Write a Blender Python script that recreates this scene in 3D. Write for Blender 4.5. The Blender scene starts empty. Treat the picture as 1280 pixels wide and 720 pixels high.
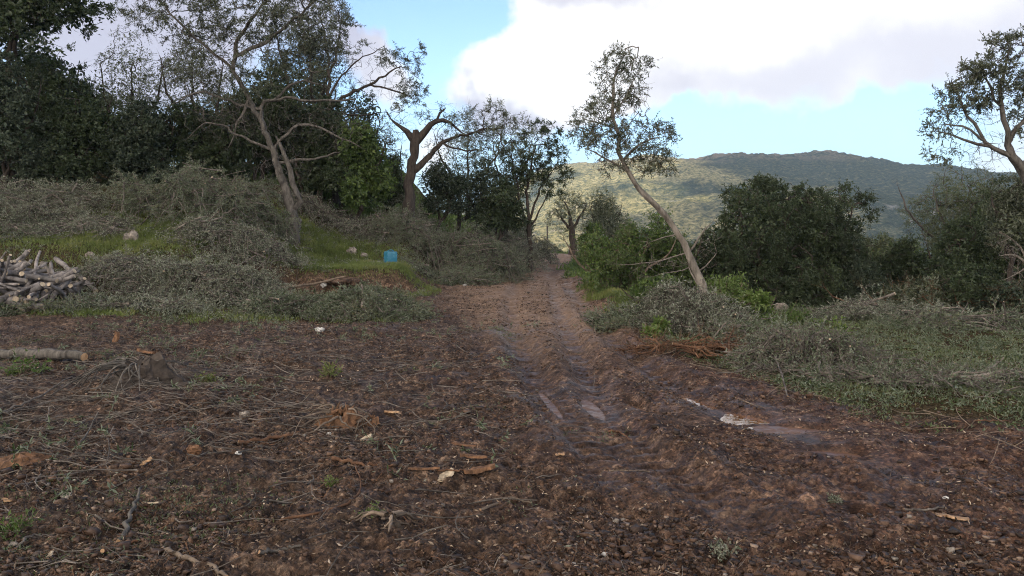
import bpy, math
import numpy as np
R = np.random.default_rng(11)
SC = bpy.context.scene
COL = SC.collection
rad = math.radians

# ------------------------------------------------------------------ camera
F = 950.0; EYE = 1.62; PITCH = math.atan(60 / F)
cam_d = bpy.data.cameras.new('camera'); cam = bpy.data.objects.new('camera', cam_d); COL.objects.link(cam)
cam.location = (0, 0, EYE); cam.rotation_euler = (math.pi / 2 - PITCH, 0, 0)
cam_d.lens = F * 36 / 1280; cam_d.sensor_width = 36; cam_d.clip_start = 0.05; cam_d.clip_end = 9000
SC.camera = cam
# ------------------------------------------------------------------ exposure / engine
SC.view_settings.view_transform = 'Standard'; SC.view_settings.look = 'None'
SC.view_settings.exposure = 0.97; SC.view_settings.gamma = 1; SC.view_settings.use_curve_mapping = False
SC.cycles.use_denoising = True; SC.cycles.filter_width = 1.05; SC.cycles.denoising_prefilter = 'NONE'
SC.cycles.max_bounces = 6; SC.cycles.transparent_max_bounces = 8
SC.cycles.volume_bounces = 0
# ------------------------------------------------------------------ sun
SUN_EL, SUN_AZ = 24.0, 205.0          # azimuth clockwise from +Y: the sun stands behind the camera, to the left
sd = np.array([math.sin(rad(SUN_AZ)) * math.cos(rad(SUN_EL)), math.cos(rad(SUN_AZ)) * math.cos(rad(SUN_EL)), math.sin(rad(SUN_EL))])
sun_d = bpy.data.lights.new('sun', 'SUN'); sun = bpy.data.objects.new('sun', sun_d); COL.objects.link(sun)
sun_d.energy = 5.0; sun_d.angle = rad(0.53); sun_d.color = (1.0, 0.90, 0.74)
sun.rotation_euler = (rad(90 - SUN_EL), 0, rad(180 - SUN_AZ))
# ------------------------------------------------------------------ node helpers
class NT:
    def __init__(s, tree): s.t = tree; s.n = tree.nodes; s.l = tree.links
    def set(s, sock, v):
        if hasattr(v, 'is_output') or hasattr(v, 'links'): s.l.new(v, sock)
        elif v is not None:
            if isinstance(v, tuple) and len(v) == 3 and sock.type == 'RGBA': v = (*v, 1)
            sock.default_value = v
    def node(s, kind, **kw):
        n = s.n.new(kind)
        for k, v in kw.items(): setattr(n, k, v)
        return n
    def m(s, op, a, b=None, c=None, clamp=False):
        n = s.node('ShaderNodeMath', operation=op, use_clamp=clamp)
        s.set(n.inputs[0], a)
        if b is not None: s.set(n.inputs[1], b)
        if c is not None: s.set(n.inputs[2], c)
        return n.outputs[0]
    def noise(s, vec, scale, detail=4, rough=0.55, dist=0.0):
        n = s.node('ShaderNodeTexNoise'); s.set(n.inputs['Vector'], vec)
        n.inputs['Scale'].default_value = scale; n.inputs['Detail'].default_value = detail
        n.inputs['Roughness'].default_value = rough; n.inputs['Distortion'].default_value = dist
        return n.outputs['Fac']
    def sm(s, v, a, b):
        n = s.node('ShaderNodeMapRange', interpolation_type='SMOOTHSTEP')
        s.set(n.inputs[0], v); n.inputs[1].default_value = a; n.inputs[2].default_value = b
        return n.outputs[0]
    def mix(s, f, a, b, blend='MIX'):
        n = s.node('ShaderNodeMix', data_type='RGBA', blend_type=blend)
        s.set(n.inputs[0], f); s.set(n.inputs[6], a); s.set(n.inputs[7], b)
        return n.outputs[2]
    def ramp(s, f, stops):
        n = s.node('ShaderNodeValToRGB'); s.set(n.inputs[0], f); e = n.color_ramp.elements
        while len(e) < len(stops): e.new(0.5)
        for i, (p, c) in enumerate(stops): e[i].position = p; e[i].color = (*c, 1)
        return n.outputs[0]
    def attr(s, name): return s.node('ShaderNodeAttribute', attribute_name=name).outputs['Fac']
# ------------------------------------------------------------------ world: Nishita sky with procedural clouds
world = bpy.data.worlds.new('World'); SC.world = world; world.use_nodes = True
w = NT(world.node_tree); w.n.clear()
sky = w.node('ShaderNodeTexSky', sky_type='NISHITA', sun_disc=False)
sky.sun_elevation = rad(SUN_EL); sky.sun_rotation = rad(SUN_AZ); sky.altitude = 200; sky.air_density = 1.0; sky.dust_density = 1.2; sky.ozone_density = 1.5
tc = w.node('ShaderNodeTexCoord').outputs['Generated']
sep = w.node('ShaderNodeSeparateXYZ'); w.set(sep.inputs[0], tc)
az = w.m('ARCTAN2', sep.outputs[0], sep.outputs[1]); el = w.m('ARCSINE', sep.outputs[2])
warp = w.noise(tc, 5.0, 5, 0.6); warp2 = w.noise(tc, 9.0, 4, 0.6)
def pix_dir(px, py):
    u = (px - 640) / F; v = (360 - py) / F
    d = np.array([u, math.cos(PITCH) + v * math.sin(PITCH), -math.sin(PITCH) + v * math.cos(PITCH)]); d /= np.linalg.norm(d)
    return math.atan2(d[0], d[1]), math.asin(d[2])
azw = w.m('ADD', az, w.m('MULTIPLY', w.m('SUBTRACT', warp, 0.5), 0.20))
elw = w.m('ADD', el, w.m('MULTIPLY', w.m('SUBTRACT', warp2, 0.5), 0.13))
def blob(px, py, rx, ry, wt, A=azw, E=elw):
    a, e = pix_dir(px, py)
    dx = w.m('DIVIDE', w.m('SUBTRACT', A, a), rx / F); dy = w.m('DIVIDE', w.m('SUBTRACT', E, e), ry / F)
    r2 = w.m('ADD', w.m('MULTIPLY', dx, dx), w.m('MULTIPLY', dy, dy))
    return w.m('MULTIPLY', w.m('POWER', 2.718, w.m('MULTIPLY', r2, -1.0)), wt)
def total(lst):
    acc = None
    for b in lst:
        v = blob(*b); acc = v if acc is None else w.m('ADD', acc, v)
    return acc
base_n = w.noise(tc, 2.2, 7, 0.58)
fine_n = w.noise(tc, 7.0, 6, 0.62)
dens_b = total([(690, 95, 110, 75, .8), (620, 90, 75, 60, .55), (760, 60, 120, 60, .6), (930, 40, 190, 55, .75), (1150, 5, 220, 45, .8), (1105, 108, 75, 28, .6), (880, 105, 90, 25, .25),
                (480, 70, 45, 42, .75), (400, 20, 60, 60, .4), (150, 40, 160, 90, .8), (1230, 170, 45, 50, .6), (540, 190, 50, 60, .5), (700, -5, 120, 22, .5), (1010, 90, 120, 30, .3),
                (545, 25, 85, 60, -.8), (930, 168, 170, 30, -.8), (1080, 165, 110, 30, -.7), (860, 8, 60, 14, -.35), (1010, 100, 60, 16, -.3), (560, 130, 60, 22, -.3)])
dens = w.m('ADD', w.m('ADD', w.m('MULTIPLY', base_n, 1.0), w.m('MULTIPLY', w.m('SUBTRACT', fine_n, .5), .8)), w.m('SUBTRACT', dens_b, 0.08))
sunny = w.node('ShaderNodeVectorMath', operation='DOT_PRODUCT'); w.set(sunny.inputs[0], tc); sunny.inputs[1].default_value = tuple(sd)
dens = w.m('ADD', dens, w.m('MULTIPLY', w.sm(sunny.outputs['Value'], -0.2, 0.4), .42))  # denser cloud added on the unseen sunward side for more fill
east = w.sm(az, pix_dir(790, 60)[0], pix_dir(960, 60)[0])
hard = w.sm(dens, 0.55, 0.92); soft = w.sm(w.m('ADD', dens, w.m('MULTIPLY', w.m('SUBTRACT', w.noise(tc, 4.5, 6, .6, .6), .5), 1.1)), 0.34, 1.1)
cover = w.m('ADD', w.m('MULTIPLY', hard, w.m('SUBTRACT', 1.0, east)), w.m('MULTIPLY', soft, east))
shade_b = total([(420, 30, 60, 70, .8), (150, 60, 190, 120, .8), (720, -12, 110, 25, .4), (640, 150, 110, 25, .6), (1120, 62, 90, 22, .2), (930, 100, 110, 26, .35), (1240, 70, 90, 60, .4), (580, 120, 50, 20, .5),
                 (690, 60, 100, 60, -.6), (960, 30, 120, 25, -.4)])
grey = w.sm(w.m('ADD', w.m('ADD', w.m('MULTIPLY', w.noise(tc, 3.6, 5, .55), .85), w.m('MULTIPLY', shade_b, .6)), 0.0), 0.36, 0.74)
cloud = w.mix(grey, (6.2, 6.05, 6.0), w.mix(east, (3.2, 3.1, 3.75), (4.7, 4.6, 5.0)))
tint = w.mix(1.0, sky.outputs[0], (1.15, 1.25, 1.40), 'MULTIPLY')
horizon = w.m('SUBTRACT', 1.0, w.sm(el, 0.02, 0.24))
tint = w.mix(w.m('MULTIPLY', horizon, .75), tint, (2.25, 3.95, 5.3))
# unseen sunlit clouds around the sun and overhead, brightened to fill the foreground
sky_fill = w.m('MULTIPLY', w.sm(sunny.outputs['Value'], -0.2, 0.7), 3.1)
sky_fill = w.m('ADD', sky_fill, 1.0)
lc = w.node('ShaderNodeCombineXYZ'); w.set(lc.inputs[0], sky_fill); w.set(lc.inputs[1], w.m('POWER', sky_fill, .93)); w.set(lc.inputs[2], w.m('POWER', sky_fill, .80))
cloud = w.mix(1.0, cloud, lc.outputs[0], 'MULTIPLY')
skyc = w.mix(w.m('MULTIPLY', cover, 0.96), tint, cloud)
bg = w.node('ShaderNodeBackground'); w.set(bg.inputs[0], skyc); bg.inputs[1].default_value = 0.10
wo = w.node('ShaderNodeOutputWorld'); w.l.new(bg.outputs[0], wo.inputs[0])
world.cycles.sampling_method = 'MANUAL'; world.cycles.sample_map_resolution = 512

# ------------------------------------------------------------------ numeric helpers
TAB = np.random.default_rng(3).random((8, 256, 256)).astype(np.float64)
def vn(x, y, k=0):
    xi = np.floor(x).astype(np.int64); yi = np.floor(y).astype(np.int64); fx = x - xi; fy = y - yi
    fx = fx * fx * fx * (fx * (fx * 6 - 15) + 10); fy = fy * fy * fy * (fy * (fy * 6 - 15) + 10)
    t = TAB[k % 8]; a = xi & 255; b = (xi + 1) & 255; c = yi & 255; d = (yi + 1) & 255
    return (t[a, c] * (1 - fx) + t[b, c] * fx) * (1 - fy) + (t[a, d] * (1 - fx) + t[b, d] * fx) * fy
def fbm(x, y, s, o=4, k=0, g=0.5):
    x = np.asarray(x, float); y = np.asarray(y, float)
    v = 0; a = 1; tot = 0; c, sn = math.cos(.6), math.sin(.6)
    X = x / s + 17.3 * k; Y = y / s + 9.1 * k
    for i in range(o):
        v = v + a * vn(X, Y, k + i); tot += a; a *= g; X, Y = (c * X - sn * Y) * 2.03, (sn * X + c * Y) * 2.03
    return v / tot - 0.5
def sstep(a, b, v):
    t = np.clip((v - a) / (b - a), 0, 1); return t * t * (3 - 2 * t)
def P(px, py, D):
    """point seen at photo pixel (px, py) at depth D metres"""
    v = (360 - py) / F; cy = math.cos(PITCH) + v * math.sin(PITCH); cz = -math.sin(PITCH) + v * math.cos(PITCH)
    return np.array([(px - 640) / F * D / cy, D, EYE + cz * D / cy])
def unit(v): return v / np.maximum(np.linalg.norm(v, axis=-1, keepdims=True), 1e-9)

# ------------------------------------------------------------------ terrain functions
def road_c(y): return np.interp(y, [0, 8, 15, 25, 32, 40, 50, 60, 90], [.4, .2, 0, -.25, -.05, 1.0, 2.9, 5.5, 14])
RUTS = [[(668, 340), (650, 355), (640, 380), (645, 430), (680, 490), (715, 530), (770, 590), (830, 660)],
        [(688, 340), (690, 355), (700, 390), (720, 440), (750, 515), (800, 565), (880, 620), (980, 700)],
        [(705, 360), (740, 400), (800, 455), (878, 505), (965, 533), (1070, 570), (1250, 625)]]
def flat(px, py):
    D = 8.0
    for _ in range(60):
        p = P(px, py, D); D = D * EYE / max(EYE - p[2], 1e-3) if p[2] < EYE else D * 1.1
    return P(px, py, D)[:2]
RUTW = [np.array([flat(*q) for q in r]) for r in RUTS]
def smooth_line(p, n=80):
    t = np.linspace(0, len(p) - 1, n); i = np.arange(len(p))
    q = np.stack([np.interp(t, i, p[:, k]) for k in range(p.shape[1])], 1)
    for _ in range(6): q[1:-1] = (q[:-2] + 2 * q[1:-1] + q[2:]) / 4
    return q
RUTW = [smooth_line(r) for r in RUTW]
# puddles: pixel position, world radii, angle
PUD = [((904, 507), .62, .08, -1.16), ((945, 525), .36, .21, -1.2), ((992, 531), .27, .10, -.2), ((1043, 560), .18, .08, -.3), ((688, 500), .5, .03, -1.44), ((1077, 640), .06, .05, 0), ((740, 505), .40, .06, -1.48), ((800, 508), .3, .07, -1.3)]
PUDW = [(*flat(*p), a, b, t) for p, a, b, t in PUD]
PZ = -0.068
MX = np.array([-4000, -1200, -500, -100, 60, 130, 240, 330, 470, 570, 650, 715, 790, 950, 1150, 4000.])
MPY = np.array([285, 282, 280, 262, 212, 199, 194, 192, 193, 190, 197, 204, 211, 214, 205, 215.])
def macro(x, y):
    x = np.asarray(x, float); y = np.asarray(y, float)
    wob = fbm(x, y, 2.5, 3, 1) * 1.6
    zr = np.interp(y, [0, 15, 30, 50, 55, 62, 100, 200, 450], [0, 0, .25, .75, .7, .1, -6, -28, -60])
    yw = y + wob
    A = np.interp(yw, [14.2, 17.3, 20, 23, 27, 35, 60, 100, 200, 450], [0, .22, 1.45, 2.2, 3.4, 4.6, 7.5, 5, -25, -60])
    B = np.interp(yw, [14.5, 20.2, 20.75, 24, 25.6, 30, 40, 60, 100, 200, 450], [0, .06, .78, .92, 1.45, 2.5, 3.0, 3.4, -3, -28, -60])
    wA = 1 - sstep(-9.5, -5.2, x)
    L = A * wA + B * (1 - wA)
    C = np.interp(y, [0, 10, 15, 20, 30, 50, 100, 200, 450], [0, 0, -.03, -.2, -.7, -1.5, -9, -30, -60])
    c = road_c(y)
    d = (c - 2.1) - x + wob * .25
    near = sstep(14.2, 19, y)
    sl = sstep(0, 1, (d + .1) / (1.1 + np.clip(y - 23, 0, 40) * .16))
    z = zr * (1 - sl) + L * sl
    e = x - (c + 2.0) + wob * .3
    sr = sstep(0, 3.0, e)
    z = z * (1 - sr) + C * sr
    z = z + .22 * np.exp(-((e - .7) / .5) ** 2) * near
    z = z + .16 * fbm(x, y, 6, 3, 4) * sstep(6, 15, np.hypot(x, y)) * (1 + sstep(20, 60, y) * 2)
    # mountain beyond the valley
    if np.any(y > 300):
        ridge = EYE + (295 - np.interp(x, MX, MPY)) / F * 1500 + 60
        t = np.clip((y - 430) / 1070, 0, 1)
        prof = sstep(0, 1, t) * .55 + t * .45
        g = fbm(x, y, 330, 6, 5)
        ridge = ridge + 9 * fbm(x, y * 0 + 5, 60, 4, 1) * 2
        back = 1 - .45 * sstep(1500, 2500, y)
        zz = -60 + (prof * ridge + 75 * g * np.sin(math.pi * np.clip(t, 0, 1)) ** .7) * back + 11 * (fbm(x, y, 14, 3, 2)) * np.clip(t * 5, 0, 1)
        z = z * (1 - sstep(300, 450, y)) + zz * sstep(300, 450, y)
    bk = np.where(y < -20, (-(y + 20)) * .05, 0)
    return z + bk
def redge(y): return np.interp(y, [0, 2, 4, 5.6, 7.6, 10, 12, 15, 25, 32, 40, 50, 60], [9, 7, 4.9, 4.0, 3.0, 2.4, 1.95, 1.9, 1.85, 2.0, 2.9, 4.8, 7.4])
def vegmask(x, y):
    """0 on bare mud, 1 where things grow"""
    n = fbm(x, y, 1.3, 4, 2)
    left = sstep(0, .8, (road_c(y) - 2.0) - x + n * 1.2) * sstep(0, .9, y - (14.3 + np.clip((-x - 3) * .05, -.2, .5)) + n * 2.0)
    right = sstep(0, .8, x - redge(y) + n * 1.3)
    wob = fbm(x, y, 2.5, 3, 1) * 1.6
    d = (road_c(y) - 2.1) - x + wob * .25
    face = np.exp(-((y + wob - 20.42) / .3) ** 2) * (x > -8.5) * (d > .3)
    side = np.exp(-((d - .35) / .4) ** 2) * sstep(20, 21, y) * (1 - sstep(27, 33, y)) * .9
    left = left * (1 - np.clip(np.maximum(face, side), 0, 1))
    far = sstep(52, 56, y)
    return np.clip(np.maximum(np.maximum(left, right), far), 0, 1)
def road_mask(x, y):
    return np.clip(1 - np.abs(x - road_c(y)) / 2.6, 0, 1) * sstep(9, 17, y)
def tan_mask(x, y):
    c = np.interp(y, [6, 9, 11, 15.4, 20, 25, 32, 40, 50, 60, 90], [1.9, 1.2, .85, .62, .25, -.1, .05, 1.0, 2.9, 5.5, 14]); h = np.interp(y, [8, 12, 20, 30], [.9, 1.15, 1.9, 2.2])
    return sstep(0, .8, 1.35 - np.abs(x - c + fbm(x, y, 1.1, 3, 2) * .9) / h) * sstep(7.5, 15, y)
def detail(x, y):
    r = np.hypot(x, y)
    v = vegmask(x, y); rm = tan_mask(x, y)
    near = 1 - sstep(30, 60, r)
    amp = (1 - .62 * rm) * (1 - .45 * v)
    z = (.19 * fbm(x, y, 1.7, 2, 1) + .13 * fbm(x, y, .55, 3, 2) + .13 * np.abs(fbm(x, y, .22, 4, 3)) + .075 * np.abs(fbm(x, y, .08, 3, 5)) + .035 * fbm(x, y, .035, 2, 6)) * amp
    rut = np.zeros_like(z); pol = np.zeros_like(z)
    msk = (r < 60) & (np.abs(x) < 12)
    xs, ys = x[msk], y[msk]
    if xs.size:
        rt = np.zeros(xs.size); pl = np.zeros(xs.size)
        for k, line in enumerate(RUTW):
            best = np.full(xs.size, 9.0); arc = np.zeros(xs.size); acc = 0
            for a, b in zip(line[:-1], line[1:]):
                ab = b - a; ll = math.hypot(*ab)
                s_ = ((xs - a[0]) * ab[0] + (ys - a[1]) * ab[1]) / (ll * ll); s_ = np.clip(s_, 0, 1)
                dd = np.hypot(xs - a[0] - s_ * ab[0], ys - a[1] - s_ * ab[1]); m = dd < best
                best[m] = dd[m]; arc[m] = acc + s_[m] * ll; acc += ll
            tp = np.clip(np.minimum(arc, acc - arc) / 1.6, 0, 1)
            wn = best + .07 * fbm(xs, ys, .35, 2, k)
            fd = 1 - .5 * sstep(9, 22, ys)
            fd = fd * tp
            rt += fd * -.088 * np.exp(-(wn / .18) ** 4) + fd * .042 * np.exp(-((wn - .36) / .13) ** 2)
            pl = np.maximum(pl, tp * np.exp(-(wn / .2) ** 2))
            lug = np.clip(np.sin(arc * 2 * math.pi / .17) * 2, -1, 1)
            rt += .018 * tp * lug * np.exp(-(wn / .15) ** 4)
        rut[msk] = rt; pol[msk] = pl
    z = z * (1 - .7 * pol) + rut
    for px, py, a, b, t in PUDW:
        c, s_ = math.cos(t), math.sin(t); dx, dy = x - px, y - py
        q = ((dx * c + dy * s_) / (a * 1.3)) ** 2 + ((-dx * s_ + dy * c) / (b * 1.5)) ** 2
        m = np.exp(-q ** 2)
        z = z * (1 - .75 * np.exp(-q / 5))
        z = z * (1 - m * .9) + m * (PZ - .035)
    return z * near, pol
def ground(x, y):
    x = np.atleast_1d(np.asarray(x, float)); y = np.atleast_1d(np.asarray(y, float))
    return macro(x, y) + detail(x, y)[0]
def g1(x, y): return float(ground(x, y)[0])
def hit(px, py):
    """walk along the ray of a pixel to the ground"""
    D = np.arange(2.6, 60, .02); v = (360 - py) / F
    cy = math.cos(PITCH) + v * math.sin(PITCH); cz = -math.sin(PITCH) + v * math.cos(PITCH)
    X = (px - 640) / F * D / cy; Z = EYE + cz * D / cy
    g = ground(X, D); k = np.argmax(Z < g) if np.any(Z < g) else len(D) - 1
    return np.array([X[k], D[k], g[k]])

# ------------------------------------------------------------------ object helpers
def mesh(name, V, Q, mats, att=None, smooth=False, mi=None):
    V = np.asarray(V, np.float32); Q = np.asarray(Q, np.int32)
    me = bpy.data.meshes.new(name); n, k = Q.shape
    me.vertices.add(len(V)); me.vertices.foreach_set('co', V.ravel())
    me.loops.add(n * k); me.loops.foreach_set('vertex_index', Q.ravel())
    me.polygons.add(n); me.polygons.foreach_set('loop_start', np.arange(0, n * k, k, dtype=np.int32))
    if mi is not None: me.polygons.foreach_set('material_index', np.asarray(mi, np.int32))
    me.polygons.foreach_set('use_smooth', np.full(n, smooth))
    for nm, a in (att or {}).items():
        at = me.attributes.new(nm, 'FLOAT', 'POINT'); at.data.foreach_set('value', np.asarray(a, np.float32))
    for m in (mats if isinstance(mats, (list, tuple)) else [mats]): me.materials.append(m)
    me.update(calc_edges=True); me.validate()
    return me
def obj(name, me, parent=None):
    o = bpy.data.objects.new(name, me); COL.objects.link(o)
    if parent: o.parent = parent
    return o
def tag(o, label=None, cat=None, group=None, kind=None):
    for k, v in (('label', label), ('category', cat), ('group', group), ('kind', kind)):
        if v: o[k] = v
    return o
def empty(name, loc):
    e = bpy.data.objects.new(name, None); COL.objects.link(e); e.location = loc; e.empty_display_size = .2; return e
class Acc:
    """collects quads with a per-vertex value"""
    def __init__(s): s.V = []; s.Q = []; s.A = []; s.M = []; s.n = 0
    def add(s, V, Q, a=0.5, m=0):
        V = V.reshape(-1, 3)
        s.V.append(V); s.Q.append(Q + s.n); s.A.append(np.broadcast_to(np.asarray(a, float).ravel() if np.ndim(a) else a, (len(V),))); s.M.append(np.full(len(Q), m)); s.n += len(V)
    def build(s, name, mats, parent=None, smooth=False, loc=None):
        if not s.V: return None
        V = np.concatenate(s.V)
        if loc is not None: V = V - np.asarray(loc)
        return obj(name, mesh(name, V, np.concatenate(s.Q), mats, {'v': np.concatenate(s.A)}, smooth, np.concatenate(s.M)), parent)
def tubes(acc, pts, rr, sides=5, val=.5, m=0, cap=None, jit=0.):
    """pts (N,K,3), rr (N,K)"""
    pts = np.asarray(pts, float); rr = np.asarray(rr, float)
    N, K, _ = pts.shape
    if N == 0: return
    t = unit(np.gradient(pts, axis=1)); ref = np.array([.31, .23, .92]); alt = np.array([.9, -.3, .1])
    use = (np.abs((t.mean(1)) @ ref) > .85)[:, None, None]
    u = unit(np.cross(t, np.where(use, alt, ref))); v = np.cross(t, u)
    a = np.arange(sides) * 2 * math.pi / sides
    if jit:
        g_ = fbm(pts[:, :, None, 2] * 1.0 + a * 0, a[None, None] * .55 + pts[:, :, None, 0] * .6, .38, 3, 2) * 2 * jit + R.normal(size=(N, K, sides)) * jit * .12
        fl_ = np.sin(a[None, None] * 3 + pts[:, :, None, 2] * 2.2) * jit * .5
        rr = rr[:, :, None] * (1 + np.clip(g_ + fl_, -.5, .8)); rr4 = rr[..., None]
    else: rr4 = rr[:, :, None, None]
    V = pts[:, :, None] + rr4 * (np.cos(a)[:, None] * u[:, :, None] + np.sin(a)[:, None] * v[:, :, None])
    i = np.arange(N * K).reshape(N, K)[:, :-1, None] * sides; s0 = np.arange(sides); s1 = (s0 + 1) % sides
    Q = np.stack([i + s0, i + s1, i + sides + s1, i + sides + s0], -1).reshape(-1, 4)
    vv = np.broadcast_to(np.asarray(val, float).reshape(-1, 1, 1) if np.ndim(val) else val, (N, K, sides)).ravel()
    acc.add(V, Q, vv, m)
    if cap is not None:      # sawn ends: inset ring so the cut face reads flat
        for e in (0, -1):
            C = pts[:, e]; ring = V[:, e]
            W = np.concatenate([ring, C[:, None]], 1)
            k = np.arange(N)[:, None] * (sides + 1)
            h = np.arange(0, sides, 2)
            Qc = np.stack([k + h, k + (h + 1) % sides, k + (h + 2) % sides, np.broadcast_to(k + sides, (N, len(h)))], -1).reshape(-1, 4)
            acc.add(W, Qc, .5, cap)
def leaves(acc, C, D, L, W, val, m=0):
    n = len(C)
    if n == 0: return
    D = unit(D); nr = unit(np.cross(D, R.normal(size=(n, 3)))); sd_ = np.cross(D, nr)
    L = np.broadcast_to(L, (n,))[:, None]; W = np.broadcast_to(W, (n,))[:, None]
    V = np.stack([C, C + D * L * .45 + sd_ * W * .5 + nr * L * .06, C + D * L - nr * L * .05, C + D * L * .45 - sd_ * W * .5 + nr * L * .06], 1)
    Q = np.arange(n * 4).reshape(n, 4)
    acc.add(V, Q, np.repeat(val, 4), m)
def sprigs(la, ta, T, D, S, ln, nl, L, W, spread=.9, droop=0., vv=None, twr=.003, tv=.5):
    """S leafy sprigs from every tip T with outward direction D"""
    if len(T) == 0: return
    T = np.repeat(T, S, 0); D = np.repeat(D, S, 0); n = len(T)
    d = unit(D + R.normal(size=(n, 3)) * spread + [0, 0, -droop]); le = ln * R.uniform(.45, 1.25, (n, 1))
    k = unit(R.normal(size=(n, 3))) * .18
    s = np.linspace(0, 1, 4)[None, :, None]
    pts = T[:, None] + d[:, None] * le[:, None] * s + k[:, None] * le[:, None] * s * s + np.array([0, 0, -droop * .5])[None, None] * le[:, None] * s * s
    if ta is not None: tubes(ta, pts, np.broadcast_to(twr * np.array([1, .8, .6, .35]), (n, 4)), 3, tv)
    if nl:
        tt = R.uniform(.12, 1.0, (n, nl)); f = tt * 3; i = np.minimum(f.astype(int), 2); fr = (f - i)[..., None]
        rows = np.arange(n)[:, None]
        C = (pts[rows, i] * (1 - fr) + pts[rows, i + 1] * fr).reshape(-1, 3)
        dd = np.repeat(d, nl, 0) * .7 + R.normal(size=(n * nl, 3)) * .75 + [0, 0, -droop * .4]
        base = (R.random(n) if vv is None else np.repeat(vv, S))
        val = np.clip(np.repeat(base, nl) * .6 + R.random(n * nl) * .4, 0, 1)
        leaves(la, C, dd, L * R.uniform(.4, 1.35, n * nl), W * R.uniform(.7, 1.2, n * nl), val)

# ------------------------------------------------------------------ materials
def mat(name):
    m = bpy.data.materials.new(name); m.use_nodes = True; t = NT(m.node_tree); t.n.clear()
    out = t.node('ShaderNodeOutputMaterial'); b = t.node('ShaderNodeBsdfPrincipled'); t.l.new(b.outputs[0], out.inputs[0])
    return m, t, b, out
def leaf_mat(name, stops, back=None, trans=.22, rough=.5):
    m, t, b, out = mat(name)
    v = t.attr('v'); c = t.ramp(v, stops)
    if back:
        g = t.node('ShaderNodeNewGeometry').outputs['Backfacing']; c = t.mix(g, c, back)
    t.set(b.inputs['Base Color'], c); b.inputs['Roughness'].default_value = rough
    b.inputs['Specular IOR Level'].default_value = .35
    tr = t.node('ShaderNodeBsdfTranslucent'); t.set(tr.inputs[0], t.mix(1.0, c, (.85, 1.0, .45), 'MULTIPLY'))
    mx = t.node('ShaderNodeMixShader'); mx.inputs[0].default_value = trans
    t.l.new(b.outputs[0], mx.inputs[1]); t.l.new(tr.outputs[0], mx.inputs[2]); t.l.new(mx.outputs[0], out.inputs[0])
    return m
def bark_mat(name, c1, c2, scale=14, rough=.9, third=None):
    m, t, b, out = mat(name)
    co = t.node('ShaderNodeTexCoord').outputs['Object']
    mp = t.node('ShaderNodeMapping'); t.set(mp.inputs[0], co); mp.inputs['Scale'].default_value = (1, 1, .28)
    n = t.noise(mp.outputs[0], scale, 6, .65); c = t.ramp(n, [(.32, c1), (.66, c2)])
    if third: c = t.mix(t.sm(t.noise(co, scale * .25, 3, .6), .5, .66), c, third)
    c = t.mix(1.0, c, t.ramp(t.attr('v'), [(0, (.65, .65, .65)), (1, (1.35, 1.3, 1.25))]), 'MULTIPLY')
    t.set(b.inputs['Base Color'], c); b.inputs['Roughness'].default_value = rough; b.inputs['Specular IOR Level'].default_value = .25
    bp = t.node('ShaderNodeBump'); bp.inputs['Strength'].default_value = .7; bp.inputs['Distance'].default_value = .015
    t.set(bp.inputs['Height'], n); t.l.new(bp.outputs[0], b.inputs['Normal'])
    return m
M = {}
M['evergreen'] = leaf_mat('evergreen_leaf', [(0, (.018, .030, .015)), (.5, (.038, .060, .026)), (1, (.085, .11, .045))], (.06, .08, .045))
M['evergreen_b'] = leaf_mat('bluish_evergreen_leaf', [(0, (.020, .032, .022)), (.6, (.044, .066, .042)), (1, (.10, .12, .075))], (.075, .095, .065))
M['green'] = leaf_mat('green_leaf', [(0, (.034, .060, .015)), (.5, (.085, .138, .034)), (1, (.18, .235, .065))], (.09, .13, .05), .3)
M['bright'] = leaf_mat('bright_leaf', [(0, (.05, .085, .02)), (.6, (.115, .17, .04)), (1, (.21, .26, .08))], (.16, .22, .08), .35)
M['olive'] = leaf_mat('olive_leaf', [(0, (.040, .052, .030)), (.5, (.078, .094, .052)), (1, (.14, .15, .09))], (.20, .22, .17))
M['olive_dark'] = leaf_mat('dark_olive_leaf', [(0, (.026, .034, .020)), (.5, (.055, .068, .036)), (1, (.115, .125, .070))], (.14, .155, .115))
M['cut_olive'] = leaf_mat('cut_olive_leaf', [(0, (.022, .036, .016)), (.4, (.062, .086, .040)), (.7, (.125, .145, .085)), (.88, (.20, .205, .14)), (1, (.18, .13, .075))], (.165, .19, .14))
M['cut_grey'] = leaf_mat('dry_grey_leaf', [(0, (.024, .032, .020)), (.45, (.07, .084, .055)), (.75, (.15, .165, .118)), (.92, (.23, .235, .185)), (1, (.16, .12, .08))], (.25, .265, .215))
M['grass'] = leaf_mat('grass_blade', [(0, (.06, .080, .024)), (.5, (.135, .170, .050)), (.85, (.20, .21, .08)), (1, (.27, .23, .13))], None, .3)
M['cover'] = leaf_mat('ground_cover_leaf', [(0, (.028, .046, .018)), (.4, (.066, .092, .034)), (.72, (.12, .145, .062)), (.9, (.17, .18, .09)), (1, (.18, .13, .07))], (.12, .14, .09), .2)
M['mulch'] = leaf_mat('mulch_flake', [(0, (.015, .010, .007)), (.38, (.055, .036, .025)), (.62, (.140, .094, .064)), (.88, (.25, .185, .135)), (1, (.50, .40, .31))], None, .08, .6)
M['dry'] = leaf_mat('dead_brown_leaf', [(0, (.036, .024, .016)), (.6, (.085, .058, .038)), (1, (.17, .12, .075))], None, .15)
M['bark'] = bark_mat('grey_bark', (.036, .033, .031), (.155, .143, .132))
M['bark_pale'] = bark_mat('pale_bark', (.07, .06, .052), (.25, .225, .20), 10)
M['bark_dark'] = bark_mat('dark_bark', (.022, .018, .016), (.075, .062, .055))
M['twig'] = bark_mat('twig_bark', (.06, .046, .036), (.22, .175, .14), 9)
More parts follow.
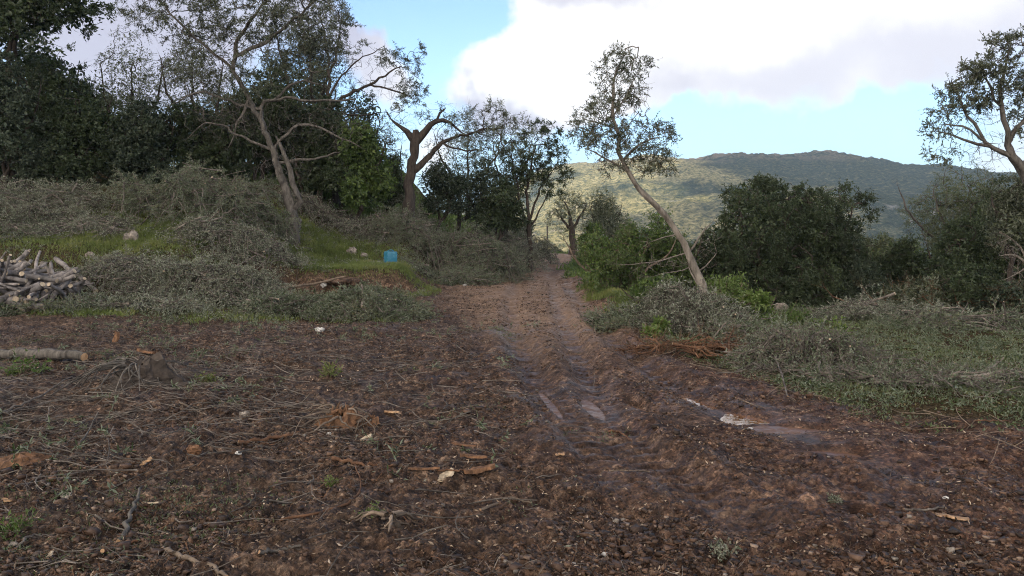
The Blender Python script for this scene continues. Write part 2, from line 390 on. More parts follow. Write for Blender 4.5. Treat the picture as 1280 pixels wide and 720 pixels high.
M['twig_red'] = bark_mat('reddish_twig', (.05, .026, .017), (.17, .095, .058), 9)
M['twig_grey'] = bark_mat('grey_twig', (.035, .030, .027), (.19, .17, .155), 9)
M['wood'] = bark_mat('fresh_wood', (.22, .13, .07), (.46, .30, .18), 22, .7)
M['wood_pale'] = bark_mat('pale_wood', (.24, .19, .14), (.50, .42, .32), 18, .75)
M['wood_orange'] = bark_mat('orange_rotten_wood', (.045, .025, .016), (.21, .115, .066), 20, .85)
M['firewood'] = bark_mat('firewood_bark', (.06, .055, .056), (.27, .25, .25), 7)
M['stone'] = bark_mat('pale_stone', (.10, .09, .082), (.28, .25, .225), 12, .8)
M['white'] = bark_mat('white_plastic', (.30, .30, .31), (.55, .55, .55), 8, .5)
# soil
def soil_nodes(t, b, co, veg, wet, bump=True):
    n1 = t.noise(co, 1.1, 6, .62); n2 = t.noise(co, 9, 6, .7); n3 = t.noise(co, 45, 5, .7); n4 = t.noise(co, 3.1, 4, .6)
    mud = t.ramp(n2, [(.32, (.017, .010, .007)), (.45, (.056, .035, .024)), (.56, (.116, .076, .054)), (.68, (.27, .195, .145))])
    red = t.ramp(n2, [(.32, (.023, .010, .007)), (.49, (.086, .043, .029)), (.68, (.235, .140, .097))])
    s = t.node('ShaderNodeSeparateXYZ'); t.set(s.inputs[0], co)
    rx = t.m('ADD', t.sm(s.outputs[0], -2.5, 4.0), t.m('MULTIPLY', t.m('SUBTRACT', n1, .5), 1.6), clamp=True)
    c = t.mix(t.m('MULTIPLY', rx, .75), mud, red)
    dark = t.ramp(n4, [(.34, (.52, .50, .50)), (.52, (.92, .92, .92)), (.7, (1.2, 1.2, 1.2))])
    c = t.mix(1.0, c, dark, 'MULTIPLY')
    road = t.attr('road')
    rc = t.ramp(n2, [(.28, (.10, .063, .042)), (.5, (.225, .148, .100)), (.72, (.36, .255, .18))])
    c = t.mix(t.m('MULTIPLY', road, .85), c, rc)
    litter = t.ramp(n3, [(.35, (.024, .020, .013)), (.55, (.060, .052, .032)), (.75, (.13, .105, .07))])
    grn = t.ramp(n2, [(.3, (.026, .030, .014)), (.7, (.075, .078, .038))])
    vc = t.mix(t.m('MULTIPLY', t.sm(n1, .44, .64), .6), litter, grn)
    c = t.mix(t.m('MULTIPLY', veg, .8), c, vc)
    vo = t.node('ShaderNodeTexVoronoi'); t.set(vo.inputs['Vector'], co); vo.inputs['Scale'].default_value = 55
    vr = t.node('ShaderNodeSeparateXYZ'); t.set(vr.inputs[0], vo.outputs['Color'])
    c = t.mix(t.m('SUBTRACT', 1.0, t.m('MULTIPLY', road, .5)), c, t.mix(1.0, c, t.ramp(vr.outputs[0], [(0, (.45, .43, .42)), (.5, (.95, .95, .95)), (.9, (1.35, 1.3, 1.25)), (1, (2.1, 2.0, 1.9))]), 'MULTIPLY'))
    speck = t.sm(n3, .67, .76); c = t.mix(t.m('MULTIPLY', speck, .45), c, (.30, .24, .19))
    return c, n2, n3, n1
m, t, b, out = mat('ground_soil')
geo = t.node('ShaderNodeNewGeometry').outputs['Position']
veg, wet = t.attr('veg'), t.attr('wet')
c, n2, n3, n1 = soil_nodes(t, b, geo, veg, wet)
# far hillside: scrub, dry grass, pale rock
s = t.node('ShaderNodeSeparateXYZ'); t.set(s.inputs[0], geo)
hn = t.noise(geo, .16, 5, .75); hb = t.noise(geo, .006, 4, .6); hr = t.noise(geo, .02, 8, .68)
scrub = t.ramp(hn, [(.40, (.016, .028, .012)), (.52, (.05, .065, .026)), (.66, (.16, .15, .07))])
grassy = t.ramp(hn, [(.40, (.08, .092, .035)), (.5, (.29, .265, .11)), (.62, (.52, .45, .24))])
wood_and_shade_side = t.m('MULTIPLY', t.sm(s.outputs[0], 230, 480), .26); hc = t.mix(t.sm(t.m('SUBTRACT', hb, wood_and_shade_side), .36, .52), scrub, grassy)  # denser wood to the right, its darker colour also deepens the cloud shade
red_p = t.m('MULTIPLY', t.sm(s.outputs[2], 120, 165), t.sm(hr, .42, .56)); hc = t.mix(t.m('MULTIPLY', red_p, .6), hc, (.36, .26, .19))
rock = t.m('MULTIPLY', t.sm(hr, .56, .68), t.sm(s.outputs[2], 75, 20)); hc = t.mix(t.m('MULTIPLY', rock, .8), hc, (.42, .39, .37))
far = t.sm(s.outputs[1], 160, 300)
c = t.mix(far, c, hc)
wetn = t.m('MULTIPLY', wet, t.sm(t.noise(geo, 5, 4, .6), .36, .6))
c = t.mix(t.m('MULTIPLY', wetn, .35), c, (.06, .045, .04))
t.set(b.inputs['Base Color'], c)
damp = t.sm(t.noise(geo, 2.3, 5, .6), .44, .66)
rg = t.m('SUBTRACT', .78, t.m('MULTIPLY', damp, .34)); rg = t.m('SUBTRACT', rg, t.m('MULTIPLY', wetn, .42)); rg = t.m('MAXIMUM', rg, t.m('MULTIPLY', t.m('MAXIMUM', veg, far), .9))
rg = t.m('MAXIMUM', rg, .34)
t.set(b.inputs['Roughness'], rg); b.inputs['Specular IOR Level'].default_value = .42
t.set(b.inputs['Specular IOR Level'], t.m('MULTIPLY', t.m('SUBTRACT', 1.0, t.m('MAXIMUM', veg, far)), .2))
hgt = t.m('ADD', t.m('MULTIPLY', n2, .035), t.m('MULTIPLY', n3, .022)); hgt = t.m('ADD', hgt, t.m('MULTIPLY', t.noise(geo, 140, 3, .7), .006))
hgt = t.m('MULTIPLY', hgt, t.m('SUBTRACT', 1.0, t.m('MULTIPLY', wetn, .75)))
hgt = t.m('ADD', hgt, t.m('MULTIPLY', t.m('MULTIPLY', far, hn), 26))
bp = t.node('ShaderNodeBump'); bp.inputs['Strength'].default_value = 1.0; bp.inputs['Distance'].default_value = 1.0; t.set(bp.inputs['Height'], hgt); t.l.new(bp.outputs[0], b.inputs['Normal'])
M['soil'] = m
m, t, b, out = mat('clod_soil')
geo = t.node('ShaderNodeNewGeometry').outputs['Position']
n2 = t.noise(geo, 1.6, 5, .6)
c = t.mix(1.0, t.ramp(t.attr('v'), [(0, (.022, .013, .008)), (.45, (.066, .040, .027)), (.8, (.145, .092, .061)), (.93, (.20, .145, .11)), (1, (.34, .28, .22))]),
          t.ramp(n2, [(.35, (.6, .55, .55)), (.65, (1.2, 1.1, 1.05))]), 'MULTIPLY')
t.set(b.inputs['Base Color'], c); b.inputs['Roughness'].default_value = .68; b.inputs['Specular IOR Level'].default_value = .4
M['clod'] = m
m, t, b, out = mat('muddy_water')
geo = t.node('ShaderNodeNewGeometry').outputs['Position']
t.set(b.inputs['Base Color'], t.ramp(t.noise(geo, 4, 3), [(.3, (.15, .072, .035)), (.7, (.24, .125, .07))]))
b.inputs['Roughness'].default_value = .03; b.inputs['Specular IOR Level'].default_value = .9; b.inputs['IOR'].default_value = 1.4
b.inputs['Coat Weight'].default_value = .6; b.inputs['Coat Roughness'].default_value = .02
bp = t.node('ShaderNodeBump'); bp.inputs['Strength'].default_value = .15; bp.inputs['Distance'].default_value = .01; t.set(bp.inputs['Height'], t.noise(geo, 9, 2)); t.l.new(bp.outputs[0], b.inputs['Normal'])
M['water'] = m
m, t, b, out = mat('mud_reflection_film')
geo = t.node('ShaderNodeNewGeometry').outputs['Position']
t.set(b.inputs['Base Color'], t.ramp(t.noise(geo, 6, 5), [(.3, (.085, .040, .019)), (.7, (.16, .082, .042))])); t.set(b.inputs['Roughness'], t.ramp(t.noise(geo, 12, 4), [(.4, (.28, .28, .28)), (.6, (.65, .65, .65))]))  # wet mud brown; its colour also paints the bush reflection in the brown puddle
bp = t.node('ShaderNodeBump'); bp.inputs['Strength'].default_value = .6; bp.inputs['Distance'].default_value = .01; t.set(bp.inputs['Height'], t.noise(geo, 25, 4)); t.l.new(bp.outputs[0], b.inputs['Normal'])
M['mud_reflection_film'] = m
m, t, b, out = mat('blue_plastic')
co = t.node('ShaderNodeTexCoord').outputs['Object']
t.set(b.inputs['Base Color'], t.mix(t.sm(t.noise(co, 9, 5), .45, .7), (.02, .15, .25), (.06, .22, .31))); b.inputs['Roughness'].default_value = .42
M['blue'] = m
m, t, b, out = mat('shade_cloud')
b.inputs['Base Color'].default_value = (.85, .85, .87, 1); b.inputs['Roughness'].default_value = 1; b.inputs['Specular IOR Level'].default_value = 0
M['cloud'] = m

# ------------------------------------------------------------------ ground sheet
def build_ground():
    rr = [0.5]
    while rr[-1] < 2650:
        r = rr[-1]
        st = max(.016, r * r * .00075) if r < 9 else (min(.0068 * r, .2) if r < 60 else (.035 * r if r < 500 else 11.0))
        if r < 2.6: st = .05
        rr.append(r + max(st, .016))
    rr = np.array(rr)
    fa = np.linspace(rad(-38), rad(38), 860); ba = np.linspace(rad(38), rad(322), 100)[1:-1]
    an = np.concatenate([fa, ba]); nA = len(an)
    RR, AA = np.meshgrid(rr, an, indexing='ij'); x = RR * np.sin(AA); y = RR * np.cos(AA)
    d, pol = detail(x, y); z = macro(x, y) + d
    V = np.stack([x, y, z], -1).reshape(-1, 3)
    i = np.arange(len(rr) - 1)[:, None] * nA; j = np.arange(nA); j2 = (j + 1) % nA
    Q = np.stack([i + j, i + nA + j, i + nA + j2, i + j2], -1).reshape(-1, 4)
    # close the hole under the camera
    c0 = len(V); V = np.concatenate([V, [[0, 0, float(z[0].mean())]]])
    h = np.arange(0, nA, 2)
    Qc = np.stack([np.full(len(h), c0), h, (h + 1) % nA, (h + 2) % nA], -1)
    Q = np.concatenate([Q, Qc])
    def at(a): return np.append(a.ravel(), 0)
    wet = pol * (1 - road_mask(x, y) * .5) * sstep(30, 14, y) + sstep(.02, .12, fbm(x, y, 1.4, 3, 6)) * .5 * (1 - vegmask(x, y)) * (y < 14)
    for px, py, a, b_, t_ in PUDW: wet = np.maximum(wet, np.exp(-(((x - px) ** 2 + (y - py) ** 2) / (a * 1.1) ** 2) ** 2))
    me = mesh('ground', V, Q, M['soil'], {'veg': at(vegmask(x, y)), 'wet': at(np.clip(wet, 0, 1)), 'road': at(tan_mask(x, y))}, True)
    tag(obj('ground', me), 'brown churned mud rising to a grassy left bank with wooded hills behind', kind='structure')
build_ground()

# haze: even air round everything
def box(name, lo, hi, ma):
    x0, y0, z0 = lo; x1, y1, z1 = hi
    V = np.array([(x, y, z) for z in (z0, z1) for y in (y0, y1) for x in (x0, x1)], float)
    Q = np.array([(0, 2, 3, 1), (4, 5, 7, 6), (0, 1, 5, 4), (2, 6, 7, 3), (0, 4, 6, 2), (1, 3, 7, 5)])
    return obj(name, mesh(name, V, Q, ma))
hm = bpy.data.materials.new('haze_air'); hm.use_nodes = True; t = NT(hm.node_tree); t.n.clear()
out = t.node('ShaderNodeOutputMaterial'); pv = t.node('ShaderNodeVolumePrincipled'); pv.inputs['Color'].default_value = (.55, .74, 1, 1)
pv.inputs['Density'].default_value = .00017; pv.inputs['Anisotropy'].default_value = 0.0
t.l.new(pv.outputs[0], out.inputs[1])
HAZE = True
if HAZE: tag(box('haze', (-2800, -2800, -75), (2800, 2800, 262), hm), 'pale blue haze in front of the far hillside', kind='stuff')

# unseen clouds added towards the sun to shade the foreground and half the hill
def shade_cloud_at(target, H, rx, ry, seed, label):
    rg = np.random.default_rng(seed)
    k = (H - target[2]) / sd[2]; c = np.array(target) + sd * k
    n = 64; th = np.linspace(0, math.pi, n // 2 + 1); ph = np.linspace(0, 2 * math.pi, n, endpoint=False)
    TH, PH = np.meshgrid(th, ph, indexing='ij')
    d = np.stack([np.sin(TH) * np.cos(PH), np.sin(TH) * np.sin(PH), np.cos(TH)], -1)
    q = d * [2.2, 2.2, 2.2] + seed * 3.1
    bump = fbm(q[..., 0] + q[..., 2], q[..., 1] - q[..., 2], .9, 4, seed % 7)
    s_ = (1 + bump * .9)[..., None]
    V = d * [rx, ry, min(rx, ry) * .22] * s_; V[..., 2] = np.where(V[..., 2] < 0, V[..., 2] * .35, V[..., 2]); V += c
    nA = n; i = np.arange(n // 2)[:, None] * nA; j = np.arange(nA); Q = np.stack([i + j, i + nA + j, i + nA + (j + 1) % nA, i + (j + 1) % nA], -1).reshape(-1, 4)
    o = obj('cloud', mesh('cloud', V.reshape(-1, 3), Q, M['cloud'], None, True)); tag(o, label, kind='structure')
shade_cloud_at((0, 70, 0), 620, 520, 300, 2, 'unseen low white cloud added behind the camera to shade the clearing')
shade_cloud_at((730, 1130, 60), 700, 440, 480, 4, 'unseen broad white cloud added to shade the right half of the hill')
shade_cloud_at((110, 1560, 170), 720, 150, 120, 5, 'unseen small white cloud added to shade the ridge')
shade_cloud_at((420, 860, 5), 680, 290, 190, 3, 'unseen low white cloud added to shade the valley')

# puddles
for i, (px, py, a, b_, t_) in enumerate(PUDW):
    ang = np.linspace(0, 2 * math.pi, 33)[:-1]; rads = [.35, .7, 1.0]
    V = [[0, 0, 0]]; Q = []
    for k_, q in enumerate(rads):
        wv = 1 + .12 * np.sin(ang * 3 + i)
        V += list(np.stack([np.cos(ang) * a * 1.45 * q * wv, np.sin(ang) * b_ * 1.7 * q * wv, 0 * ang], 1))
    n = 32
    for j in range(0, n, 2): Q.append((0, 1 + j, 1 + j + 1, 1 + (j + 2) % n))
    for k_ in range(2):
        for j in range(n): Q.append((1 + k_ * n + j, 1 + (k_ + 1) * n + j, 1 + (k_ + 1) * n + (j + 1) % n, 1 + k_ * n + (j + 1) % n))
    o = obj('puddle', mesh('puddle', np.array(V), np.array(Q), M['water'] if i in (0, 1, 5) else M['mud_reflection_film'])); o.location = (px, py, float(macro(np.array([px]), np.array([py]))[0]) + PZ + .012); o.rotation_euler = (0, 0, t_)
    tag(o, ['long narrow puddle leading to the bright water', 'brightest puddle shining beside the right wheel rut', 'brown puddle touching the bright one', 'small brown puddle in the right mud', 'thin wet strip in the left rut', 'tiny white puddle near the lower right', 'grey wet slick in the middle rut', 'faint damp strip between ruts'][i], kind='structure')

# ------------------------------------------------------------------ trees
class Skel:
    def __init__(s): s.p = np.zeros((20000, 3)); s.par = np.full(20000, -1); s.lim = np.zeros(20000); s.n = 0
    def add(s, p, par, lim=0.):
        s.p[s.n] = p; s.par[s.n] = par; s.lim[s.n] = lim; s.n += 1; return s.n - 1
    def near(s, q):
        d = np.linalg.norm(s.p[:s.n] - q, axis=1); k = int(np.argmin(d)); return k, d[k]
def resample(pts, step):
    pts = np.asarray(pts, float); seg = np.linalg.norm(np.diff(pts[:, :3], axis=0), axis=1); c = np.concatenate([[0], np.cumsum(seg)])
    n = max(3, int(c[-1] / step) + 1); t_ = np.linspace(0, c[-1], n)
    q = np.stack([np.interp(t_, c, pts[:, k]) for k in range(pts.shape[1])], 1)
    for _ in range(2): q[1:-1] = (q[:-2] + 2 * q[1:-1] + q[2:]) / 4
    return q
def grow(limbs, targets, step=.22, wig=.03, up=.0):
    s = Skel()
    for li, L in enumerate(limbs):
        q = resample(L, step); q[1:-1, :3] += R.normal(size=(len(q) - 2, 3)) * wig
        if li == 0: par = s.add(q[0, :3], -1, q[0, 3])
        else: par, _ = s.near(q[0, :3])
        for r in q[1:]: par = s.add(r[:3], par, r[3])
    if len(targets):
        T = np.asarray(targets)
        d0 = np.min(np.linalg.norm(T[:, None] - s.p[None, :s.n:3], axis=2), axis=1); T = T[np.argsort(d0)]
        tips = []
        for q in T:
            if s.n > 19900: break
            k, d = s.near(q)
            if d < .06: continue
            par = s.par[k]; pd = unit(s.p[k] - s.p[par]) if par >= 0 else np.array([0, 0, 1.])
            p0 = s.p[k].copy(); p1 = p0 + pd * d * .35 + [0, 0, up * d]; n = max(2, int(d / step) + 1); pr = k
            for t_ in np.linspace(0, 1, n + 1)[1:]:
                pt = (1 - t_) ** 2 * p0 + 2 * t_ * (1 - t_) * p1 + t_ * t_ * q
                if t_ < 1: pt = pt + R.normal(size=3) * wig * 1.3
                pr = s.add(pt, pr)
            tips.append(pr)
    n = s.n; cnt = np.zeros(n); kids = [[] for _ in range(n)]
    for i in range(1, n):
        if s.par[i] >= 0: kids[s.par[i]].append(i)
    for i in range(n - 1, -1, -1):
        if not kids[i]: cnt[i] = 1
        if s.par[i] >= 0: cnt[s.par[i]] += cnt[i]
    return s, cnt, kids
def skin(acc, s, cnt, kids, r0=.006, pw=.45, sides=7, flare=0.):
    n = s.n; rr = np.maximum(r0 * cnt ** pw, s.lim[:n])
    lim_nodes = s.lim[:n] > 0
    rr = np.where(lim_nodes, s.lim[:n] * .85 + .15 * rr, np.minimum(rr, .05))
    stack = [(0, -1)]; chains = []
    while stack:
        st, pr = stack.pop(); ch = ([pr] if pr >= 0 else []) + [st]; cur = st
        while kids[cur]:
            ks = sorted(kids[cur], key=lambda q: -(cnt[q] + 1e4 * s.lim[q])); 
            for q in ks[1:]: stack.append((q, cur))
            cur = ks[0]; ch.append(cur)
        chains.append(ch)
    buckets = {}
    for ch in chains:
        if len(ch) < 2: continue
        p = s.p[ch]; r = rr[ch].copy()
        if len(ch) > 1 and r[0] > r[1] * 1.3: r[0] = r[1]
        r[-1] *= .5
        K = 3 if len(ch) <= 3 else 5 if len(ch) <= 6 else 10 if len(ch) <= 12 else 24 if len(ch) < 30 else 60
        K = K * 2 if K == 60 else K; u = np.linspace(0, len(ch) - 1, K); i = np.arange(len(ch))
        buckets.setdefault((K, r.max() > .02), []).append((np.stack([np.interp(u, i, p[:, k]) for k in range(3)], 1), np.interp(u, i, r)))
    for (K, big), lst in buckets.items():
        pp = np.array([a for a, _ in lst]); r_ = np.array([b for _, b in lst])
        tubes(acc, pp, r_, sides + 5 if big else 4, .5, jit=.3 if big else 0.)
def tips_of(s, cnt, kids, start):
    t_ = [i for i in range(start, s.n) if not kids[i]]
    d = unit(s.p[t_] - s.p[[s.par[i] for i in t_]]) if t_ else np.zeros((0, 3))
    return s.p[t_], d
def ell(c, r, n, shell=.35):
    d = unit(R.normal(size=(n, 3))); q = (shell + (1 - shell) * R.random((n, 1))) ** .5
    return np.asarray(c) + d * q * np.asarray(r)
def tree(name, label, cat, Y, limbs, clumps, leaf='olive', bark='bark', L=.07, W=.018, S=5, nl=9, ln=.28, group=None, spread=.9, droop=.15, up=.0, bare=None, dep=.9, pw=.45, r0=.006, step=.22, wig=.03, crown='crown', trunk='trunk', dense=0):
    """limbs: list of [(px, py, radius, depth offset)...]; clumps: (px, py, rx, ry, tips, depth offset)"""
    LB = []
    for l in limbs:
        LB.append([(*P(q[0], q[1], Y + (q[3] if len(q) > 3 else 0)), q[2]) for q in l])
    base = np.array(LB[0][0][:3]); gz = g1(base[0], base[1])
    if base[2] > gz - .1:
        LB[0] = [(base[0], base[1], gz - .15, LB[0][0][3] * 1.6)] + LB[0]
    loc = np.array([LB[0][0][0], LB[0][0][1], gz])
    T = []
    for c in clumps:
        ce = P(c[0], c[1], Y + (c[5] if len(c) > 5 else 0)); k = Y / F
        T.append(ell(ce, (c[2] * k, (c[2] + c[3]) * .5 * k * dep, c[3] * k), c[4]))
    TB = []
    for c in (bare or []):
        ce = P(c[0], c[1], Y + (c[5] if len(c) > 5 else 0)); k = Y / F
        TB.append(ell(ce, (c[2] * k, (c[2] + c[3]) * .5 * k * dep, c[3] * k), c[4], .1))
    TT = np.concatenate(T) if T else np.zeros((0, 3)); TTB = np.concatenate(TB) if TB else np.zeros((0, 3))
    s, cnt, kids = grow(LB, np.concatenate([TT, TTB]), step, wig, up)
    root = empty(name, loc); tag(root, label, cat, group)
    ta = Acc(); skin(ta, s, cnt, kids, r0, pw)
    tp, td = tips_of(s, cnt, kids, 1)
    la = Acc(); sa = ta
    if len(tp):
        if len(TT):
            dT = np.array([np.min(np.linalg.norm(TT - q, axis=1)) for q in tp]); dB = np.array([np.min(np.linalg.norm(TTB - q, axis=1)) for q in tp]) if len(TTB) else np.full(len(tp), 9.)
            lf = (dT < .12) & (dT <= dB)
            cv = fbm(tp[lf][:, 0] + tp[lf][:, 1] * .3, tp[lf][:, 2], .8, 3, 3) * 1.6 + .5 + R.normal(size=lf.sum()) * .12
            sprigs(la, sa, tp[lf], td[lf], S, ln, nl, L, W, spread, droop, np.clip(cv, 0, 1))
            if (~lf).any(): sprigs(la, sa, tp[~lf], td[~lf], 4, ln * 1.2, 0, L, W, .7, 0)
        else: sprigs(la, sa, tp, td, 4, ln * 1.2, 0, L, W, .7, 0)
    for c in (clumps if dense else []):
        ce = P(c[0], c[1], Y + (c[5] if len(c) > 5 else 0)); k = Y / F
        q = ell(ce, np.array((c[2] * k, (c[2] + c[3]) * .5 * k * dep, c[3] * k)) * .92, dense, .05)
        q = q[q[:, 2] > ground(q[:, 0], q[:, 1]) - .1]
        leaves(la, q, R.normal(size=(len(q), 3)), L * 1.8 * R.uniform(.6, 1.2, len(q)), W * 2.2, R.random(len(q)))
    ta.build(trunk, M[bark], root, True, loc)
    if la.n: la.build(crown, M[leaf], root, False, loc)
    return root
def bush(name, label, cat, Y, cx, top, bot, hw, leaf, n=260, L=.08, W=.035, S=8, nl=9, ln=.3, bark='bark_dark', k=9, group=None, trunks=3, lean=0, fill=1.0, inner=420, **kw):
    """rounded shrub or bushy tree that fills a pixel box with uneven clumps"""
    cy = (top + bot) / 2; hh = (bot - top) / 2
    cl = []
    for i in range(k):
        a = i * 2.4 + R.random(); q = math.sqrt((i + .5) / k)
        x = cx + math.cos(a) * q * hw * .66; y = cy + math.sin(a) * q * hh * .66
        cl.append((x, y, hw * R.uniform(.34, .52), hh * R.uniform(.28, .46), int(n * fill) // k, R.normal() * hw * .35 * Y / F))
    bb = P(cx, bot, Y); lim = []
    r = .05 * (hh * Y / F) ** .5
    for i in range(trunks):
        x0 = cx + (i - trunks / 2 + .5) * hw * .18
        lim.append([(x0 if i == 0 else cx, bot + 3, r), (x0 + R.normal() * hw * .1, cy + hh * .4, r * .7), (x0 + (i - trunks / 2 + .5) * hw * .4, cy - hh * .1, r * .45), (x0 + (i - trunks / 2 + .5) * hw * .5 + lean, top + hh * .5, r * .2)])
    return tree(name, label, cat, Y, lim, cl, leaf, bark, L, W, S, nl, ln, group=group, crown='foliage', trunk='stems', dense=inner, **kw)

# --- dark wood along the left
HG = 'dark trees along the left'
bush('evergreen_tree', 'dark evergreen whose crown fills the top left corner', 'tree', 27, 20, -95, 75, 112, 'evergreen', 520, .11, .05, 11, 13, .34, k=12, group=HG, trunks=2)
bush('evergreen_tree', 'lower dark evergreen at the left edge under the corner crown', 'tree', 26.5, 0, 50, 262, 75, 'evergreen_b', 480, .10, .046, 11, 14, .3, group=HG)
bush('evergreen_tree', 'dark green tree second from the left in the wood', 'tree', 27.5, 95, 82, 250, 66, 'evergreen', 480, .10, .046, 11, 14, .3, group=HG)
bush('olive_tree', 'silvery grey olive showing above the dark wood at upper left', 'tree', 31, 165, 30, 235, 58, 'olive', 330, .08, .02, 6, 10, .34, group=HG)
bush('evergreen_tree', 'dark shrubby tree below the silvery olive', 'tree', 27.5, 178, 120, 250, 60, 'evergreen_b', 460, .10, .046, 11, 14, .3, group=HG)
bush('evergreen_tree', 'near black evergreen left of the dead pale trunk', 'tree', 28, 252, 118, 250, 58, 'evergreen', 460, .10, .046, 11, 14, .3, group=HG)
bush('olive_tree', 'grey olive crown behind the spreading bare limbs', 'tree', 31, 240, 20, 215, 60, 'olive_dark', 330, .08, .02, 6, 10, .34, group=HG)
bush('evergreen_tree', 'dark evergreen directly behind the dead pale trunk', 'tree', 29.5, 325, 70, 255, 62, 'evergreen', 520, .10, .046, 11, 14, .3, group=HG)
bush('evergreen_tree', 'dark evergreen right of the dead pale trunk', 'tree', 29, 398, 118, 262, 52, 'evergreen', 420, .10, .046, 11, 14, .3, group=HG)
bush('laurel_tree', 'brighter green broadleaf tree left of the broken stump', 'tree', 28, 450, 148, 268, 46, 'green', 380, .10, .05, 8, 9, .3, group=HG)
bush('evergreen_tree', 'dark evergreen behind the green broadleaf tree', 'tree', 32, 440, 100, 262, 52, 'evergreen_b', 360, .08, .035, 9, 10, .3, group=HG)
bush('evergreen_shrub', 'narrow dark shrub just left of the broken stump', 'shrub', 31, 488, 190, 272, 22, 'evergreen', 160, .08, .035, 8, 9, .25, group=HG)
bush('evergreen_shrub', 'dark shrub right behind the broken stump', 'shrub', 31, 555, 200, 275, 40, 'evergreen_b', 260, .08, .03, 8, 9, .28, group=HG)
bush('evergreen_shrub', 'dark round bush low on the bank left of the forked evergreen', 'shrub', 31, 625, 222, 300, 36, 'evergreen', 260, .08, .035, 9, 10, .28, group=HG)
bush('evergreen_shrub', 'dark shrub between the stump and the forked evergreen', 'shrub', 33, 605, 195, 290, 46, 'evergreen_b', 280, .08, .03, 8, 9, .28, group=HG)
for cx, tp, bt, hw, Y, lab in ((25, 30, 245, 100, 29, 'broad row tree directly under the corner crown'), (40, 30, 230, 90, 36, 'far row tree behind the left edge'), (130, 90, 240, 80, 37, 'far row tree behind the silvery olive'), (300, 95, 245, 80, 36, 'far row tree behind the dead trunk'), (380, 60, 250, 60, 37, 'far row tree behind the tall grey crown')):
    bush('evergreen_tree', 'dark ' + lab, 'tree', Y, cx, tp, bt, hw, 'evergreen', 330, .12, .06, 8, 9, .4, group=HG)

bush('olive_tree', 'tall grey olive crown rising behind the right half of the big olive', 'tree', 31.5, 385, -25, 180, 62, 'olive_dark', 420, .085, .024, 7, 11, .36, group=HG, inner=80)
# --- big olive with spreading dark limbs and a dead pale trunk
tree('olive_tree', 'large olive with dead pale twisted trunk and drooping bare limbs', 'tree', 24.5,
     [[(366, 262, 0.156), (356, 235, 0.125), (343, 195, 0.094), (330, 160, 0.078), (312, 125, 0.066), (292, 88, 0.051), (262, 62, 0.039), (238, 44, 0.033), (215, 15, 0.031), (190, -10, 0.020)],
      [(380, 262, .10), (366, 225, .08), (354, 190, .065), (345, 170, .045)],
      [(330, 160, .07), (322, 128, .055), (355, 122, .045), (400, 127, .035), (440, 124, .03)],
      [(292, 88, .07), (296, 50, .055), (318, 20, .045), (345, -15, .03)], [(294, 70, .06), (330, 55, .05), (360, 30, .04), (395, 0, .03)],
      [(325, 135, .05), (285, 128, .04), (250, 112, .03), (215, 130, .015)], [(340, 185, .05), (375, 150, .04), (412, 165, .03), (452, 185, .015)],
      [(345, 190, .05), (300, 170, .035), (262, 150, .025), (232, 175, .012)], [(350, 200, .05), (385, 200, .035), (425, 190, .02)], [(312, 125, .05), (300, 150, .03), (285, 185, .015)], [(335, 130, .04), (370, 100, .03), (410, 108, .02)]],
     [(225, 20, 55, 34, 120), (190, 0, 50, 25, 70), (300, 20, 50, 36, 130), (355, 40, 50, 44, 130), (400, 25, 40, 36, 120), (395, 70, 36, 28, 80), (330, 85, 44, 26, 70), (265, 50, 40, 30, 50), (345, -20, 60, 30, 80), (260, -30, 60, 30, 50), (245, 85, 40, 24, 70), (290, 110, 40, 20, 40)],
     'olive_dark', 'bark', .08, .024, 9, 14, .36, bare=[(330, 150, 74, 30, 130), (275, 150, 46, 32, 70), (415, 155, 42, 34, 80), (350, 205, 46, 34, 80), (250, 70, 50, 30, 40)])
# --- tree with flat bare spread to the right
tree('olive_tree', 'olive with bare fan of branches reaching right towards the white cloud', 'tree', 30,
     [[(420, 250, .12), (416, 190, .1), (413, 140, .085), (412, 110, .06), (410, 60, .035), (400, 20, .02)],
      [(413, 135, .07), (435, 118, .055), (462, 108, .05), (485, 92, .035), (500, 84, .02)], [(462, 108, .04), (490, 112, .03), (515, 122, .02)], [(413, 120, .05), (425, 95, .035), (455, 70, .02), (480, 58, .012)],
      [(414, 140, .04), (450, 145, .03), (480, 140, .015)]],
     [(490, 72, 22, 12, 26), (512, 84, 16, 14, 26), (518, 112, 20, 15, 36), (522, 62, 10, 8, 10), (500, 124, 12, 8, 10), (400, 60, 26, 24, 30), (415, 20, 24, 24, 34), (455, 60, 14, 8, 6)],
     'olive_dark', 'bark_dark', .09, .026, 8, 12, .32, bare=[(455, 100, 34, 24, 60), (500, 115, 34, 14, 40), (430, 80, 18, 30, 24), (440, 160, 34, 20, 24)])
